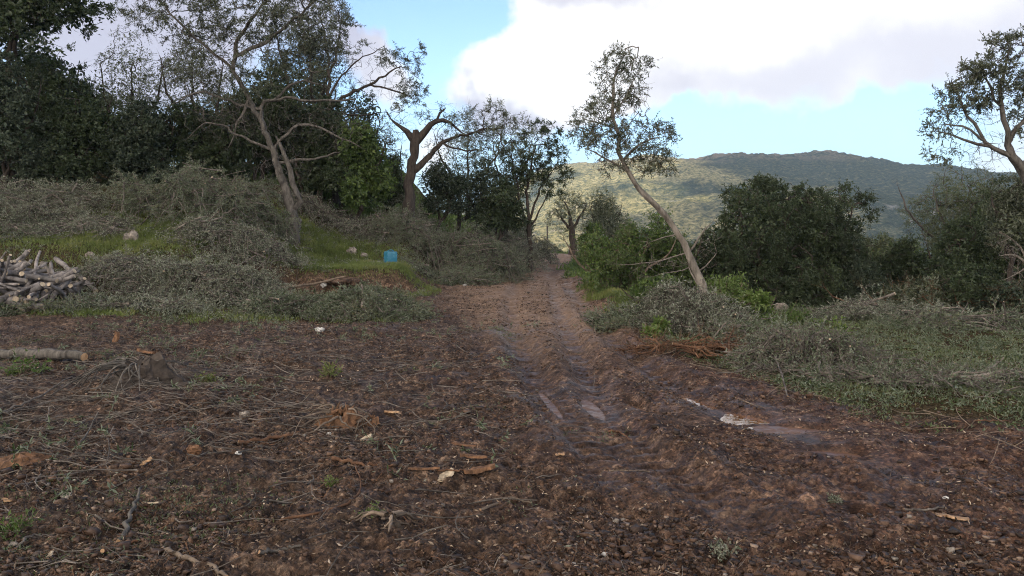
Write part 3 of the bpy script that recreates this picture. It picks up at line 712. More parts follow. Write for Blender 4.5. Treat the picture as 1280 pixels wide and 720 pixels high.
# --- broken stump tree
tree('broken_tree', 'broken dark stump with forked top and one leafy side branch', 'tree', 28,
     [[(512, 268, 0.230), (510, 245, 0.178), (513, 215, 0.162), (517, 190, 0.162), (519, 172, 0.170), (520, 163, 0.128)],
      [(518, 178, .15), (508, 163, .1), (497, 158, .05), (488, 150, .03), (484, 140, .015)], [(520, 176, .16), (530, 167, .13), (538, 156, .11), (546, 148, .09), (560, 152, .05), (572, 162, .03), (585, 170, .02)],
      [(517, 214, .13), (527, 206, .1), (540, 194, .09), (541, 184, .08), (550, 178, .07), (566, 172, .05), (590, 168, .035), (612, 160, .02)], [(546, 146, .07), (552, 141, .05), (556, 136, .02)],
      [(550, 178, .04), (575, 190, .03), (605, 188, .015)]],
     [(585, 160, 26, 18, 40), (612, 150, 30, 20, 80), (640, 165, 26, 18, 44), (600, 180, 28, 14, 24), (655, 180, 18, 12, 16), (620, 135, 14, 8, 12), (645, 150, 14, 8, 16), (560, 150, 14, 10, 12), (492, 148, 16, 10, 22), (538, 140, 18, 10, 16)],
     'olive', 'bark_dark', .08, .02, 8, 10, .3, bare=[(590, 165, 54, 34, 90), (495, 160, 22, 26, 26), (555, 155, 26, 26, 34), (520, 150, 22, 14, 10)])
# --- forked evergreen by the track
tree('evergreen_tree', 'slender many stemmed evergreen at the left side of the track', 'tree', 33,
     [[(662, 296, .09), (660, 270, .07), (657, 240, .055), (664, 210, .04), (670, 180, .02)], [(661, 280, .06), (668, 255, .05), (676, 235, .035), (690, 215, .02)], [(660, 280, .05), (650, 255, .045), (646, 230, .035), (642, 205, .02)],
      [(663, 285, .05), (672, 268, .035), (684, 245, .02)]],
     [(672, 168, 22, 16, 40), (690, 168, 14, 14, 24), (650, 190, 26, 18, 60), (682, 200, 24, 20, 60), (665, 215, 30, 16, 60), (640, 222, 22, 18, 40), (695, 218, 18, 14, 40), (690, 238, 12, 8, 14), (648, 242, 18, 8, 14), (700, 190, 10, 10, 10)],
     'evergreen', 'bark_dark', .085, .036, 9, 12, .3)
bush('olive_tree', 'thin grey olive standing behind the broken tree', 'tree', 35, 585, 132, 275, 62, 'olive_dark', 330, .09, .024, 7, 10, .36, group=HG, inner=60)
bush('olive_tree', 'thin grey olive left of the broken tree', 'tree', 34, 482, 150, 268, 30, 'olive_dark', 170, .09, .024, 7, 10, .34, group=HG, inner=60)
bush('olive_tree', 'loose olive crown right beside the forked evergreen', 'tree', 36, 640, 140, 280, 36, 'olive_dark', 200, .09, .026, 7, 10, .34, group=HG, inner=60)
# --- olive at the end of the track
tree('olive_tree', 'small round olive with dark trunk where the track disappears', 'tree', 49,
     [[(716, 318, .26), (716, 300, .22), (715, 285, .18), (712, 268, .08), (706, 252, .04)], [(716, 288, .12), (724, 272, .07), (734, 255, .04)], [(715, 288, .1), (702, 274, .06), (696, 262, .03)]],
     [(712, 262, 22, 14, 90), (696, 272, 12, 14, 40), (735, 262, 16, 14, 50), (714, 250, 14, 8, 34), (726, 282, 18, 10, 30), (704, 292, 10, 10, 20), (742, 272, 10, 12, 20)],
     'olive', 'bark_dark', .10, .028, 7, 11, .4, droop=-.35, spread=.6)
bush('olive_shrub', 'pale fuzzy olive shrub between the small olive and the leaning tree', 'shrub', 42, 757, 235, 312, 30, 'olive', 240, .09, .026, 8, 8, .4, droop=-.4, spread=.6)
# --- leaning tree
tree('leaning_tree', 'tall thin tree leaning left with pale trunk, right of the track', 'tree', 15.2,
     [[(884, 402, .105), (880, 370, .085), (876, 348, .078), (860, 318, .07), (849, 292, .06), (832, 268, .054), (813, 252, .05), (800, 235, .048), (785, 220, .045), (777, 203, .04), (773, 180, .033), (769, 160, .035), (767, 130, .03), (765, 105, .022), (772, 80, .015), (782, 62, .008)],
      [(785, 218, .03), (768, 203, .022), (750, 192, .015), (732, 186, .008)], [(777, 200, .03), (790, 185, .02), (810, 178, .015), (825, 170, .01)], [(769, 160, .022), (752, 148, .015), (732, 150, .009)], [(768, 140, .02), (782, 122, .015), (792, 100, .009)],
      [(770, 170, .02), (790, 155, .012), (798, 140, .007)],
      [(862, 322, .028), (868, 300, .018), (880, 292, .012), (892, 276, .007)], [(870, 342, .022), (885, 332, .015), (895, 318, .008)], [(858, 316, .018), (835, 325, .012), (800, 332, .008), (770, 330, .004)],
      [(866, 335, .018), (852, 338, .011), (832, 340, .008), (815, 346, .004)], [(846, 290, .02), (830, 300, .012), (812, 303, .007)], [(880, 372, .03), (868, 352, .02), (860, 330, .01)]],
     [(785, 72, 18, 15, 44), (800, 82, 13, 14, 26), (758, 90, 14, 18, 22), (778, 112, 22, 20, 52), (757, 135, 22, 18, 36), (792, 120, 12, 14, 14), (735, 152, 20, 16, 34), (765, 155, 22, 18, 34), (722, 166, 10, 10, 14), (750, 178, 24, 12, 30), (785, 178, 22, 14, 34), (825, 165, 17, 14, 44), (815, 195, 24, 16, 44), (830, 205, 10, 10, 18), (765, 200, 22, 12, 26), (800, 215, 16, 9, 14), (800, 148, 12, 9, 8)],
     'olive_dark', 'bark_pale', .06, .018, 8, 11, .24, bare=[(780, 150, 44, 60, 60), (775, 205, 40, 18, 30), (840, 330, 50, 14, 26), (885, 310, 16, 30, 14)], r0=.0038, wig=.02)
# --- right hand olive, trunk just outside the frame
tree('olive_tree', 'tall olive leaning in from the right edge with open crown', 'tree', 14.5,
     [[(1330, 330, 0.128), (1312, 280, 0.112), (1295, 240, 0.100), (1275, 212, 0.080), (1262, 190, 0.068), (1258, 170, 0.048), (1252, 140, 0.040), (1250, 100, 0.028), (1262, 60, 0.016)], [(1266, 198, 0.048), (1245, 186, 0.040), (1228, 178, 0.036), (1215, 155, 0.028), (1200, 130, 0.020), (1190, 105, 0.010)],
      [(1240, 184, .035), (1218, 180, .028), (1200, 172, .02), (1175, 165, .012)], [(1258, 176, .045), (1268, 160, .035), (1285, 148, .03), (1310, 120, .02)], [(1228, 178, .03), (1222, 160, .022), (1180, 155, .012)], [(1252, 140, .03), (1235, 110, .02), (1225, 80, .01)], [(1275, 212, .06), (1310, 190, .05), (1350, 150, .03)]],
     [(1262, 60, 26, 20, 60), (1240, 88, 26, 18, 60), (1215, 92, 18, 14, 30), (1198, 112, 18, 18, 46), (1190, 140, 20, 14, 40), (1172, 162, 16, 9, 20), (1218, 128, 22, 18, 34), (1250, 118, 24, 18, 34), (1278, 95, 20, 24, 50), (1270, 130, 18, 20, 26), (1290, 160, 30, 16, 24), (1330, 80, 40, 40, 80), (1295, 50, 24, 16, 40), (1180, 190, 20, 10, 10), (1350, 140, 36, 30, 40)],
     'olive_dark', 'bark', .062, .022, 8, 11, .22, bare=[(1225, 150, 44, 34, 40), (1240, 190, 40, 12, 24)], r0=.004, wig=.02)
# --- right side shrubs
RG = 'shrubs right of the track'
bush('evergreen_tree', 'big round dark evergreen right of the leaning tree', 'tree', 21, 992, 208, 402, 108, 'evergreen', 1400, .075, .03, 13, 15, .28, k=14, group=RG, trunks=3)
bush('evergreen_tree', 'dark evergreen grown together with the right side of the big one', 'tree', 21.5, 1030, 240, 398, 54, 'evergreen', 420, .075, .03, 12, 14, .28, k=9, group=RG)
bush('evergreen_shrub', 'low dark shrub on the left flank of the big evergreen', 'shrub', 22, 905, 275, 395, 42, 'evergreen', 320, .075, .03, 13, 15, .26, group=RG)
bush('evergreen_shrub', 'dark skirt of a shrub on the right flank of the big evergreen', 'shrub', 20.5, 1062, 290, 400, 40, 'evergreen_b', 320, .075, .03, 13, 15, .26, group=RG)
bush('green_shrub', 'green twiggy shrub beside the track left of the leaning trunk', 'shrub', 20.5, 775, 268, 385, 52, 'green', 380, .065, .028, 8, 9, .34, bark='twig', k=10, group=RG, trunks=5, droop=-.2, spread=.6)
bush('green_shrub', 'green shrub behind the leaning trunk', 'shrub', 21.5, 832, 262, 390, 46, 'green', 380, .065, .028, 8, 9, .34, k=10, group=RG, trunks=4, droop=-.1)
bush('green_shrub', 'small leafy shrub between the brush heap and the big evergreen', 'shrub', 14.6, 985, 385, 428, 34, 'green', 110, .06, .025, 6, 8, .2, k=5, bark='twig', group=RG, droop=-.3)
bush('evergreen_shrub', 'low dark shrub filling in under the big evergreen', 'shrub', 20, 985, 350, 412, 85, 'evergreen', 420, .075, .03, 9, 11, .28, k=9, group=RG)
bush('green_shrub', 'low leafy shrub at the foot of the leaning trunk', 'shrub', 16.6, 822, 345, 402, 46, 'green', 260, .07, .035, 8, 9, .22, group=RG, trunks=4)
bush('olive_shrub', 'grey green shrub further along the right verge', 'shrub', 33, 742, 276, 335, 24, 'green', 240, .08, .03, 8, 8, .3, group=RG)
bush('bright_shrub', 'bright green young shrub right of the leaning trunk', 'shrub', 15.5, 908, 338, 405, 30, 'bright', 130, .075, .032, 6, 8, .22, k=5, bark='twig', group=RG, droop=-.5, spread=.6)
bush('bright_shrub', 'second bright green shrub below the big dark evergreen', 'shrub', 15, 948, 362, 412, 30, 'bright', 90, .07, .03, 6, 7, .2, k=5, bark='twig', group=RG, droop=-.5, spread=.6)
bush('bright_shrub', 'yellow green sapling in the brush near the right heap', 'shrub', 13, 1040, 400, 452, 26, 'bright', 70, .065, .028, 5, 7, .18, k=4, bark='twig', group=RG, droop=-.6, spread=.5)
bush('bright_shrub', 'little bright plant at the edge of the mud under the leaning tree', 'shrub', 12.8, 822, 396, 436, 22, 'bright', 60, .06, .026, 5, 6, .14, k=4, bark='twig', group=RG, droop=-.4)
# right wood
bush('feathery_tree', 'feathery yellow green tree above the right hand thicket', 'tree', 24, 1190, 196, 345, 66, 'cover', 420, .07, .012, 9, 12, .3, k=11, bark='bark', group=RG, trunks=4)
bush('evergreen_tree', 'dark green shrub in front of the feathery tree', 'tree', 21, 1200, 272, 405, 62, 'evergreen', 480, .075, .03, 13, 15, .28, k=10, group=RG)
bush('evergreen_tree', 'dark thicket tree at the right edge', 'tree', 20, 1300, 240, 425, 70, 'evergreen', 480, .075, .03, 13, 15, .28, k=10, group=RG)
bush('evergreen_tree', 'tall dark crown closing the gap right of the feathery tree', 'tree', 22.5, 1245, 222, 400, 48, 'evergreen', 420, .075, .03, 12, 14, .3, k=10, group=RG)
bush('evergreen_shrub', 'dark rounded shrub left of the feathery tree', 'shrub', 22, 1140, 292, 400, 46, 'evergreen', 300, .075, .03, 11, 13, .28, k=8, group=RG)
bush('evergreen_shrub', 'dark low thicket in front of the right hand trees', 'shrub', 18, 1215, 335, 425, 56, 'evergreen', 320, .07, .028, 10, 12, .28, k=8, group=RG)
bush('olive_shrub', 'greyish leafy shrub touching the right edge above the thicket', 'shrub', 19, 1270, 215, 320, 44, 'olive_dark', 240, .075, .02, 7, 9, .28, group=RG)
bush('brown_shrub', 'brownish twiggy thicket under the right hand trees', 'shrub', 18.5, 1150, 340, 418, 70, 'olive_dark', 170, .055, .02, 8, 6, .34, bark='twig_red', k=9, group=RG, trunks=6, r0=.004)
bush('brown_shrub', 'dark tangled thicket at the right edge above the cleared strip', 'shrub', 17.5, 1255, 350, 432, 60, 'evergreen_b', 300, .06, .022, 8, 7, .32, bark='twig_red', k=9, group=RG, trunks=6, r0=.004)
bush('autumn_shrub', 'yellowish shrub in the gap right of the big evergreen', 'shrub', 27, 1105, 290, 368, 34, 'cover', 220, .075, .03, 8, 8, .3, group=RG)
bush('autumn_shrub', 'olive green bushes filling the gap below the rocky slope', 'shrub', 31, 1130, 300, 370, 50, 'green', 260, .08, .035, 8, 8, .3, group=RG)
tree('dead_shrub', 'pale leafless branches reaching in at the right edge', 'shrub', 16, [[(1330, 400, .05), (1300, 350, .04), (1285, 325, .03), (1262, 315, .018), (1248, 320, .008)], [(1285, 325, .025), (1272, 300, .015), (1250, 290, .008)], [(1290, 335, .02), (1270, 340, .012), (1255, 350, .006)]], [], 'olive', 'bark_pale', bare=[(1262, 310, 26, 24, 30), (1275, 340, 20, 14, 16)], r0=.004, ln=.16)

# small crowns on the slope far below, seen through the gap
for i, (px, py, Y, hw) in enumerate(((655, 268, 75, 16), (690, 300, 70, 14), (600, 262, 70, 30), (560, 258, 66, 30), (1100, 288, 70, 26), (1080, 292, 60, 20), (870, 300, 62, 24), (840, 296, 70, 20))):
    bush('distant_tree', ['small rounded tree on the slope beyond the forked evergreen', 'small tree beyond the end of the track', 'distant tree left of the forked evergreen', 'distant tree behind the broken stump', 'distant tree in the gap right of the big evergreen', 'distant low tree hugging the right flank of the big evergreen', 'distant tree behind the leaning trunk', 'distant tree behind the green shrubs'][i], 'tree', Y, px, py, py + 45, hw, 'olive_dark', 130, .16, .08, 7, 8, .5, k=5, group='small trees on the slope beyond')

# ------------------------------------------------------------------ brush heaps of cut olive branches
def heap(label, px, py, Y, rx, ry, h, leaf='cut_olive', n=90, nl=9, S=5, twig='twig_grey', ang=0., L=.075, W=.02, name='brush_heap', blen=1.3, group='heaps of cut olive branches', sprl=.24, low=.15):
    c = P(px, py, Y); c[2] = g1(c[0], c[1])
    ca, sa_ = math.cos(ang), math.sin(ang)
    def dome(x, y):
        dx, dy = x - c[0], y - c[1]; u = (dx * ca + dy * sa_) / rx; v_ = (-dx * sa_ + dy * ca) / ry
        q = u * u + v_ * v_ + fbm(x, y, .8, 3, 2) * 1.3
        return macro(x, y) + h * np.clip(1 - q, 0, 1) ** .6 * (1 + fbm(x, y, .6, 2, 4) * .9)
    a = R.random(n) * 2 * math.pi; q = np.sqrt(R.random(n)) * .95
    sx = c[0] + (np.cos(a) * q * rx) * ca - (np.sin(a) * q * ry) * sa_; sy = c[1] + (np.cos(a) * q * rx) * sa_ + (np.sin(a) * q * ry) * ca
    th = a + ang + R.normal(size=n) * 1.1; ln = blen * R.uniform(.5, 1.3, n)
    K = 8; s_ = np.linspace(-.4, .6, K)[None]; bend = R.normal(size=(n, 1)) * .5
    X = sx[:, None] + np.cos(th)[:, None] * ln[:, None] * s_ - np.sin(th)[:, None] * bend * (s_ ** 2) * ln[:, None]
    Y_ = sy[:, None] + np.sin(th)[:, None] * ln[:, None] * s_ + np.cos(th)[:, None] * bend * (s_ ** 2) * ln[:, None]
    lay = R.uniform(low, 1.0, (n, 1)) ** .6
    dz = dome(X, Y_); mz = macro(X, Y_)
    Z = mz + (dz - mz) * lay + .04 + R.uniform(0, .18, (n, 1)) * (s_ + .4) * R.choice([0, 1], (n, 1), p=[.5, .5]) * 1.5 + R.normal(size=(n, K)) * .012
    pts = np.stack([X, Y_, Z], -1)
    ta, la = Acc(), Acc()
    nf = int(n * .8); fa = R.random(nf) * 2 * math.pi; fq = np.sqrt(R.random(nf)) * 1.02
    fx = c[0] + (np.cos(fa) * fq * rx) * ca - (np.sin(fa) * fq * ry) * sa_; fy = c[1] + (np.cos(fa) * fq * rx) * sa_ + (np.sin(fa) * fq * ry) * ca
    f0 = np.stack([fx, fy, dome(fx, fy) * 1.0 + 0 * fx], 1)
    fd = unit(np.stack([np.cos(fa + ang) * .5 + R.normal(size=nf) * .6, np.sin(fa + ang) * .5 + R.normal(size=nf) * .6, R.uniform(-.05, .75, nf)], 1)); fl = blen * R.uniform(.2, .62, (nf, 1))
    fs = np.linspace(0, 1, 6)[None, :, None]
    fp = f0[:, None] + fd[:, None] * fl[:, None] * fs + np.array([0, 0, -.45])[None, None] * fl[:, None] * fs * fs
    tubes(ta, fp, np.linspace(.007, .0025, 6)[None] * np.ones((nf, 1)), 4, R.random(nf))
    FT = fp[:, 1:].reshape(-1, 3); FD = unit(np.gradient(fp, axis=1)[:, 1:]).reshape(-1, 3)
    if nl > 1: sprigs(la, ta, FT, FD, 2, sprl * .9, max(2, int(nl * .6)), L, W, .5, .05, np.clip(fbm(FT[:, 0], FT[:, 1], .5, 3, 1) * 2.2 + .6, 0, 1), .003)
    r0_ = R.uniform(.006, .024, (n, 1)) * np.linspace(1, .3, K)[None]
    tubes(ta, pts, r0_, 5, R.random(n))
    # side shoots
    m_ = S; idx = R.integers(1, K - 1, (n, m_)); rows = np.arange(n)[:, None]
    T = pts[rows, idx].reshape(-1, 3); D = unit(pts[rows, idx + 1] - pts[rows, idx - 1]).reshape(-1, 3)
    D = unit(D + R.normal(size=D.shape) * .5 + [0, 0, .12])
    v0 = np.clip(fbm(T[:, 0], T[:, 1], .7, 3, 5) * 3.0 + .45, 0, 1)
    sprigs(la, ta, T, D, 3, sprl, max(1, int(nl * .72)), L, W, .55, .1, v0, .0032)
    nb = max(4, n // 12); ba = R.random(nb) * 6.28; bq = np.sqrt(R.random(nb)) * .85
    bx = c[0] + (np.cos(ba) * bq * rx) * ca - (np.sin(ba) * bq * ry) * sa_; by = c[1] + (np.cos(ba) * bq * rx) * sa_ + (np.sin(ba) * bq * ry) * ca
    b0 = np.stack([bx, by, dome(bx, by) + .05], 1); bd = unit(np.stack([R.normal(size=nb), R.normal(size=nb) * .7 - .2, R.uniform(-.25, .35, nb)], 1)); bl = blen * R.uniform(.4, 1.0, (nb, 1, 1))
    bs = np.linspace(-.5, .5, 8)[None, :, None]; bk = unit(R.normal(size=(nb, 3)))[:, None] * .25
    tubes(ta, b0[:, None] + bd[:, None] * bl * bs + bk * bl * bs * bs, R.uniform(.012, .03, (nb, 1)) * np.linspace(1, .55, 8)[None] * (1 + R.normal(size=(nb, 8)) * .06), 7, R.uniform(.4, 1, nb), 0, cap=1)
    root = empty(name, c); tag(root, label, 'brush heap', group)
    ta.build('branches', [M[twig], M['wood_pale']], root, False, c)
    if la.n: la.build('foliage', M[leaf], root, False, c)
heap('grey heap of cut branches at the left edge below the wood', 20, 245, 23, 2.6, 1.7, .95, 'cut_grey', 210, 9, 6)
heap('tallest heap of cut olive branches in front of the dead trunk', 258, 262, 23.5, 2.6, 1.6, 1.4, 'cut_olive', 260, 10, 6)
heap('heap of silvery branches on the slope under the tallest heap', 300, 300, 21.2, 1.7, 1.0, .6, 'cut_grey', 120, 9, 6)
heap('spread of grey cut branches left of the grassy patch', 105, 300, 21.5, 1.6, .7, .3, 'cut_grey', 70, 6, 5)
heap('dense tangle of grey olive cuttings above the fallen branch', 265, 345, 18.2, 1.7, 1.0, .6, 'cut_grey', 170, 9, 6)
heap('flat tangle of thin cuttings right of the firewood', 165, 345, 18.3, 1.5, .9, .45, 'cut_grey', 150, 6, 5)
heap('low green tangle at the left end of the mud edge', 30, 392, 15.7, 1.5, .4, .16, 'cut_olive', 40, 9, 6, blen=.8)
heap('low grey green tangle in front of the dense cuttings', 190, 390, 15.9, 1.3, .45, .16, 'cut_grey', 36, 8, 6, blen=.8)
heap('rounded heap of green cuttings at the left corner of the track', 462, 378, 15.9, 1.05, .75, .46, 'cut_olive', 150, 10, 6, blen=.9)
heap('low heap of cuttings beside the fallen branch', 370, 385, 16.2, 1.1, .5, .28, 'cut_olive', 80, 9, 6, blen=.9)
heap('brown twiggy heap on the bank below the broken stump', 430, 272, 27.2, 2.8, .8, .6, 'cut_grey', 150, 5, 6)
heap('grey green heap in front of the broken stump', 525, 272, 27, 2.0, 1.0, 1.1, 'cut_olive', 170, 9, 6)
heap('heap of drooping cuttings on the bank under the dark shrubs', 592, 285, 27.5, 1.8, 1.6, 1.5, 'cut_olive', 230, 9, 6)
heap('far end of the heaped cuttings beside the track', 622, 300, 33, 1.8, 2.8, 1.7, 'cut_grey', 200, 8, 6)
heap('low grey brush at the foot of the forked evergreen', 655, 308, 38, 1.6, 2.6, 1.2, 'cut_grey', 150, 8, 6)
heap('mossy brush on the slope above the firewood', 30, 290, 21.5, 1.2, .6, .25, 'cut_olive', 50, 6, 5)
heap('brush trailing along the bank edge behind the blue canister', 560, 330, 24.5, 1.3, .7, .4, 'cut_olive', 110, 9, 5)
heap('big mixed heap behind the bank edge between stump and track', 570, 280, 30.5, 2.2, 1.4, 1.5, 'cut_grey', 190, 7, 6)
# right side
RH = 'brush heaps right of the track'
heap('grey dry brush heap at the foot of the leaning trunk', 868, 405, 13.6, .95, .55, .62, 'cut_grey', 230, 5, 7, blen=.9, group=RH)
heap('low green brush left of the leaning trunk base', 805, 402, 14, .8, .5, .3, 'cut_olive', 110, 9, 6, blen=.8, group=RH)
heap('dark heap of thin branches right of the dry brush heap', 1010, 472, 9.8, .75, .4, .34, 'cut_olive', 170, 4, 6, blen=.9, group=RH, L=.05)
heap('brush heap behind the yellow green sapling', 960, 425, 12.4, .7, .4, .22, 'cut_olive', 45, 6, 6, blen=1.0, group=RH)
heap('silvery cut branch spray in front of the big evergreen', 1110, 395, 15.5, 1.5, .5, .35, 'cut_grey', 70, 8, 5, group=RH)
heap('grey cuttings below the right hand thicket', 1215, 410, 14, 1.4, .5, .22, 'cut_olive', 45, 7, 5, group=RH)
heap('flattened cuttings at the right edge of the cleared strip', 1190, 490, 8.6, 1.6, .45, .10, 'cut_olive', 24, 6, 5, blen=.7, group=RH, L=.045, W=.013)
heap('thin cuttings along the right edge of the mud', 1080, 500, 8.4, 1.4, .3, .12, 'cut_olive', 34, 6, 5, blen=.6, group=RH, ang=-.5, L=.045, W=.013)
heap('reddish roots and sticks spilled on the mud under the dry brush heap', 855, 452, 10.8, .95, .25, .12, 'dry', 60, 1, 3, 'twig_red', blen=.6, group=RH, name='root_tangle')

# ------------------------------------------------------------------ grass and ground cover
def scatter(n, xr, yr, fn):
    x = R.uniform(*xr, n); y = R.uniform(*yr, n) if not callable(yr) else yr(n)
    k = R.random(n) < fn(x, y); return x[k], y[k]
def blades(name, label, x, y, L, W, matn, val, per=1, up=1.0, spread=.45):
    z = ground(x, y); C = np.stack([x, y, z - .005], 1)
    C = np.repeat(C, per, 0); C[:, :2] += R.normal(size=(len(C), 2)) * .02; n = len(C)
    D = R.normal(size=(n, 3)) * spread + [0, 0, up]
    a = Acc(); leaves(a, C, D, L * R.uniform(.5, 1.3, n), W * R.uniform(.7, 1.3, n), np.clip(np.repeat(val, per) * .7 + R.random(n) * .3, 0, 1)); tag(a.build(name, M[matn]), label, kind='stuff')
JUG = hit(488, 331)
def gmask(x, y):
    base = vegmask(x, y)
    patch = np.exp(-(((x + 3.6) / 2.6) ** 2 + ((y - 22) / 1.6) ** 2)) + np.exp(-(((x + 6.5) / 2.0) ** 2 + ((y - 25) / 1.2) ** 2)) * .8 + 1.1 * np.exp(-(((x + 10.6) / 2.2) ** 2 + ((y - 21.6) / 1.5) ** 2)) + .55 * np.exp(-(((x + 7.8) / 1.2) ** 2 + ((y - 22.5) / 1.) ** 2))
    patch = patch + .3 * np.exp(-(((x + 8) / 5) ** 2 + ((y - 15.2) / .7) ** 2)) * sstep(-.05, .2, fbm(x, y, .9, 2, 3)) + .9 * np.exp(-(((x - 2.7) / .9) ** 2 + ((y - 20) / 4) ** 2))
    jx, jy = JUG[0], JUG[1]
    base = base * (1 - np.exp(-(((x - jx) / .28) ** 2 + ((y - jy + .3) / .55) ** 2)) * .9)
    return base * np.clip(patch * (1.1 + fbm(x, y, .5, 2, 1) * 1.6), 0, 1)
x, y = scatter(420000, (-14, 4), (14.3, 30), gmask)
x, y = x[:120000], y[:120000]
blades('grass', 'short green grass on the cut bank and verge', x, y, .13, .016, 'grass', np.clip(fbm(x, y, .8, 3, 2) * 1.5 + .5, 0, 1), 2)
def cov(x, y): return vegmask(x, y) * np.clip(.45 + fbm(x, y, .8, 3, 6) * 1.6, 0, 1)
x, y = scatter(190000, (1.5, 15), lambda n: 4 + 18 * R.random(n) ** 1.6, cov)
blades('ground_cover', 'low leafy plants and clippings covering the strip at right', x, y, .05, .018, 'cover', np.clip(fbm(x, y, .5, 3, 2) * 1.8 + .5, 0, 1), 3, .5, .8)
x, y = scatter(60000, (2, 9), (3.6, 11), lambda x, y: vegmask(x, y) * np.clip(.55 + fbm(x, y, .5, 3, 2) * 2, .08, 1))
blades('ground_cover', 'trampled leaves and small weeds beside the mud at right', x, y, .035, .013, 'cover', np.clip(fbm(x, y, .5, 3, 5) * 2.2 + .55, 0, 1), 3, .5, .8)
x, y = scatter(60000, (-16, -1.5), (14, 32), cov)
blades('ground_cover', 'leafy clippings and weeds between the heaps at left', x, y, .07, .02, 'cover', np.clip(fbm(x, y, .6, 3, 2) * 1.8 + .45, 0, 1), 2, .5, .8)
x, y = scatter(40000, (-12, 14), (22, 60), lambda x, y: vegmask(x, y) * ((x > 0) | (y > 29)))
blades('undergrowth', 'leafy undergrowth beneath the wood and beyond the shrubs', x, y, .22, .05, 'green', R.random(len(x)), 3, .8, .6)
# weeds on the mud
def weed(x, y): return (1 - vegmask(x, y)) * np.clip(fbm(x, y, .9, 3, 7) * 5 - .55, 0, 1)
x, y = scatter(60000, (-8, 1.0), lambda n: 3.2 + 11.5 * R.random(n) ** 1.3, weed)
blades('weeds', 'sparse green weeds and moss trodden into the mud', x, y, .03, .008, 'cover', R.random(len(x)) * .7, 3, .45, .8)

def cuttings(label, n, xr, yr, fn, S=3, ln=.26, nl=8, leaf='cut_olive'):
    x, y = scatter(n, xr, yr, fn); n = len(x); z = ground(x, y) + R.uniform(.0, .09, n)
    a = Acc(); sprigs(a, a, np.stack([x, y, z], 1), unit(np.stack([R.normal(size=n), R.normal(size=n), R.uniform(-.1, .5, n)], 1)), S, ln, nl, .055, .015, .5, .1, np.clip(fbm(x, y, .6, 3, 4) * 3 + .5, 0, 1), .003)
    tag(a.build('olive_cuttings', M[leaf]), label, kind='stuff')
cuttings('loose olive sprigs lying over the cleared strip at right', 5200, (1.5, 14), lambda n: 4.2 + 14 * R.random(n) ** 1.3, lambda x, y: vegmask(x, y) * np.clip(.5 + fbm(x, y, .7, 3, 1) * 3, 0, 1))
cuttings('loose olive sprigs lying between the heaps at left', 5200, (-15, -1.5), (13.8, 27), lambda x, y: vegmask(x, y) * np.clip(.45 + fbm(x, y, .7, 3, 2) * 3, 0, 1), leaf='cut_grey')
cuttings('trampled olive sprigs on the mud at left', 1500, (-9, .5), lambda n: 3.2 + 11.5 * R.random(n) ** 1.2, lambda x, y: np.clip(fbm(x, y, 1.2, 3, 5) * 4 - .25 + .35 * (x < -3), 0, 1), S=2, ln=.16, nl=7)
# ------------------------------------------------------------------ mud clods, litter, pebbles
ICO = None
def clods(name, label, x, y, size, matn, val, flatten=.65, sink=.25, jag=.35):
    n = len(x); z = ground(x, y)
    a = np.array([[1, 1, 1], [1, -1, 1], [-1, -1, 1], [-1, 1, 1], [1, 1, -1], [1, -1, -1], [-1, -1, -1], [-1, 1, -1]], float) / 1.5
    V = a[None] * (1 + R.normal(size=(n, 8, 3)) * jag)
    th = R.random(n) * 6.28; c, s_ = np.cos(th)[:, None], np.sin(th)[:, None]
    V = np.stack([V[..., 0] * c - V[..., 1] * s_, V[..., 0] * s_ + V[..., 1] * c, V[..., 2] * flatten], -1) * size[:, None, None] * .5
    V += np.stack([x, y, z + size * flatten * sink], 1)[:, None]
    f = np.array([(0, 3, 2, 1), (4, 5, 6, 7), (0, 1, 5, 4), (1, 2, 6, 5), (2, 3, 7, 6), (3, 0, 4, 7)])
    Q = (np.arange(n)[:, None, None] * 8 + f[None]).reshape(-1, 4)
    ac = Acc(); ac.add(V, Q, np.repeat(val, 8)); tag(ac.build(name, M[matn], None, True), label, kind='stuff')
def nearY(n): return 3.0 + 26 * R.random(n) ** 2.4
def mudm(x, y): return (1 - vegmask(x, y) * .85) * (1 - .8 * detail(x, y)[1]) * np.clip(.52 + fbm(x, y, .9, 3, 4) * 3.6, 0.04, 1) * (np.abs(x) < y * .72 + .8)
x, y = scatter(340000, (-9, 9), nearY, mudm)
clods('mud_clods', 'crumbled clods of dark wet mud over the clearing', x, y, .007 + .030 * R.random(len(x)) ** 3.5, 'clod', R.random(len(x)) ** 1.1 * .97, jag=.45)
x, y = scatter(9000, (-9, 9), nearY, lambda x, y: mudm(x, y) ** 2)
clods('mud_clods', 'broken clods of mud heaped between the ruts', x, y, .025 + .045 * R.random(len(x)) ** 2, 'clod', R.random(len(x)) * .8, jag=.5)
x, y = scatter(2600, (-8, 8), nearY, mudm)
clods('mud_clods', 'larger lumps of mud thrown up along the ruts', x, y, .03 + .05 * R.random(len(x)) ** 2, 'clod', R.random(len(x)) * .7, .6, .2, .3)
x, y = scatter(2600, (-8, 8), nearY, mudm)
clods('pebbles', 'pale pebbles scattered in the mud', x, y, .010 + .026 * R.random(len(x)) ** 2, 'stone', R.random(len(x)), .7, .3, .2)
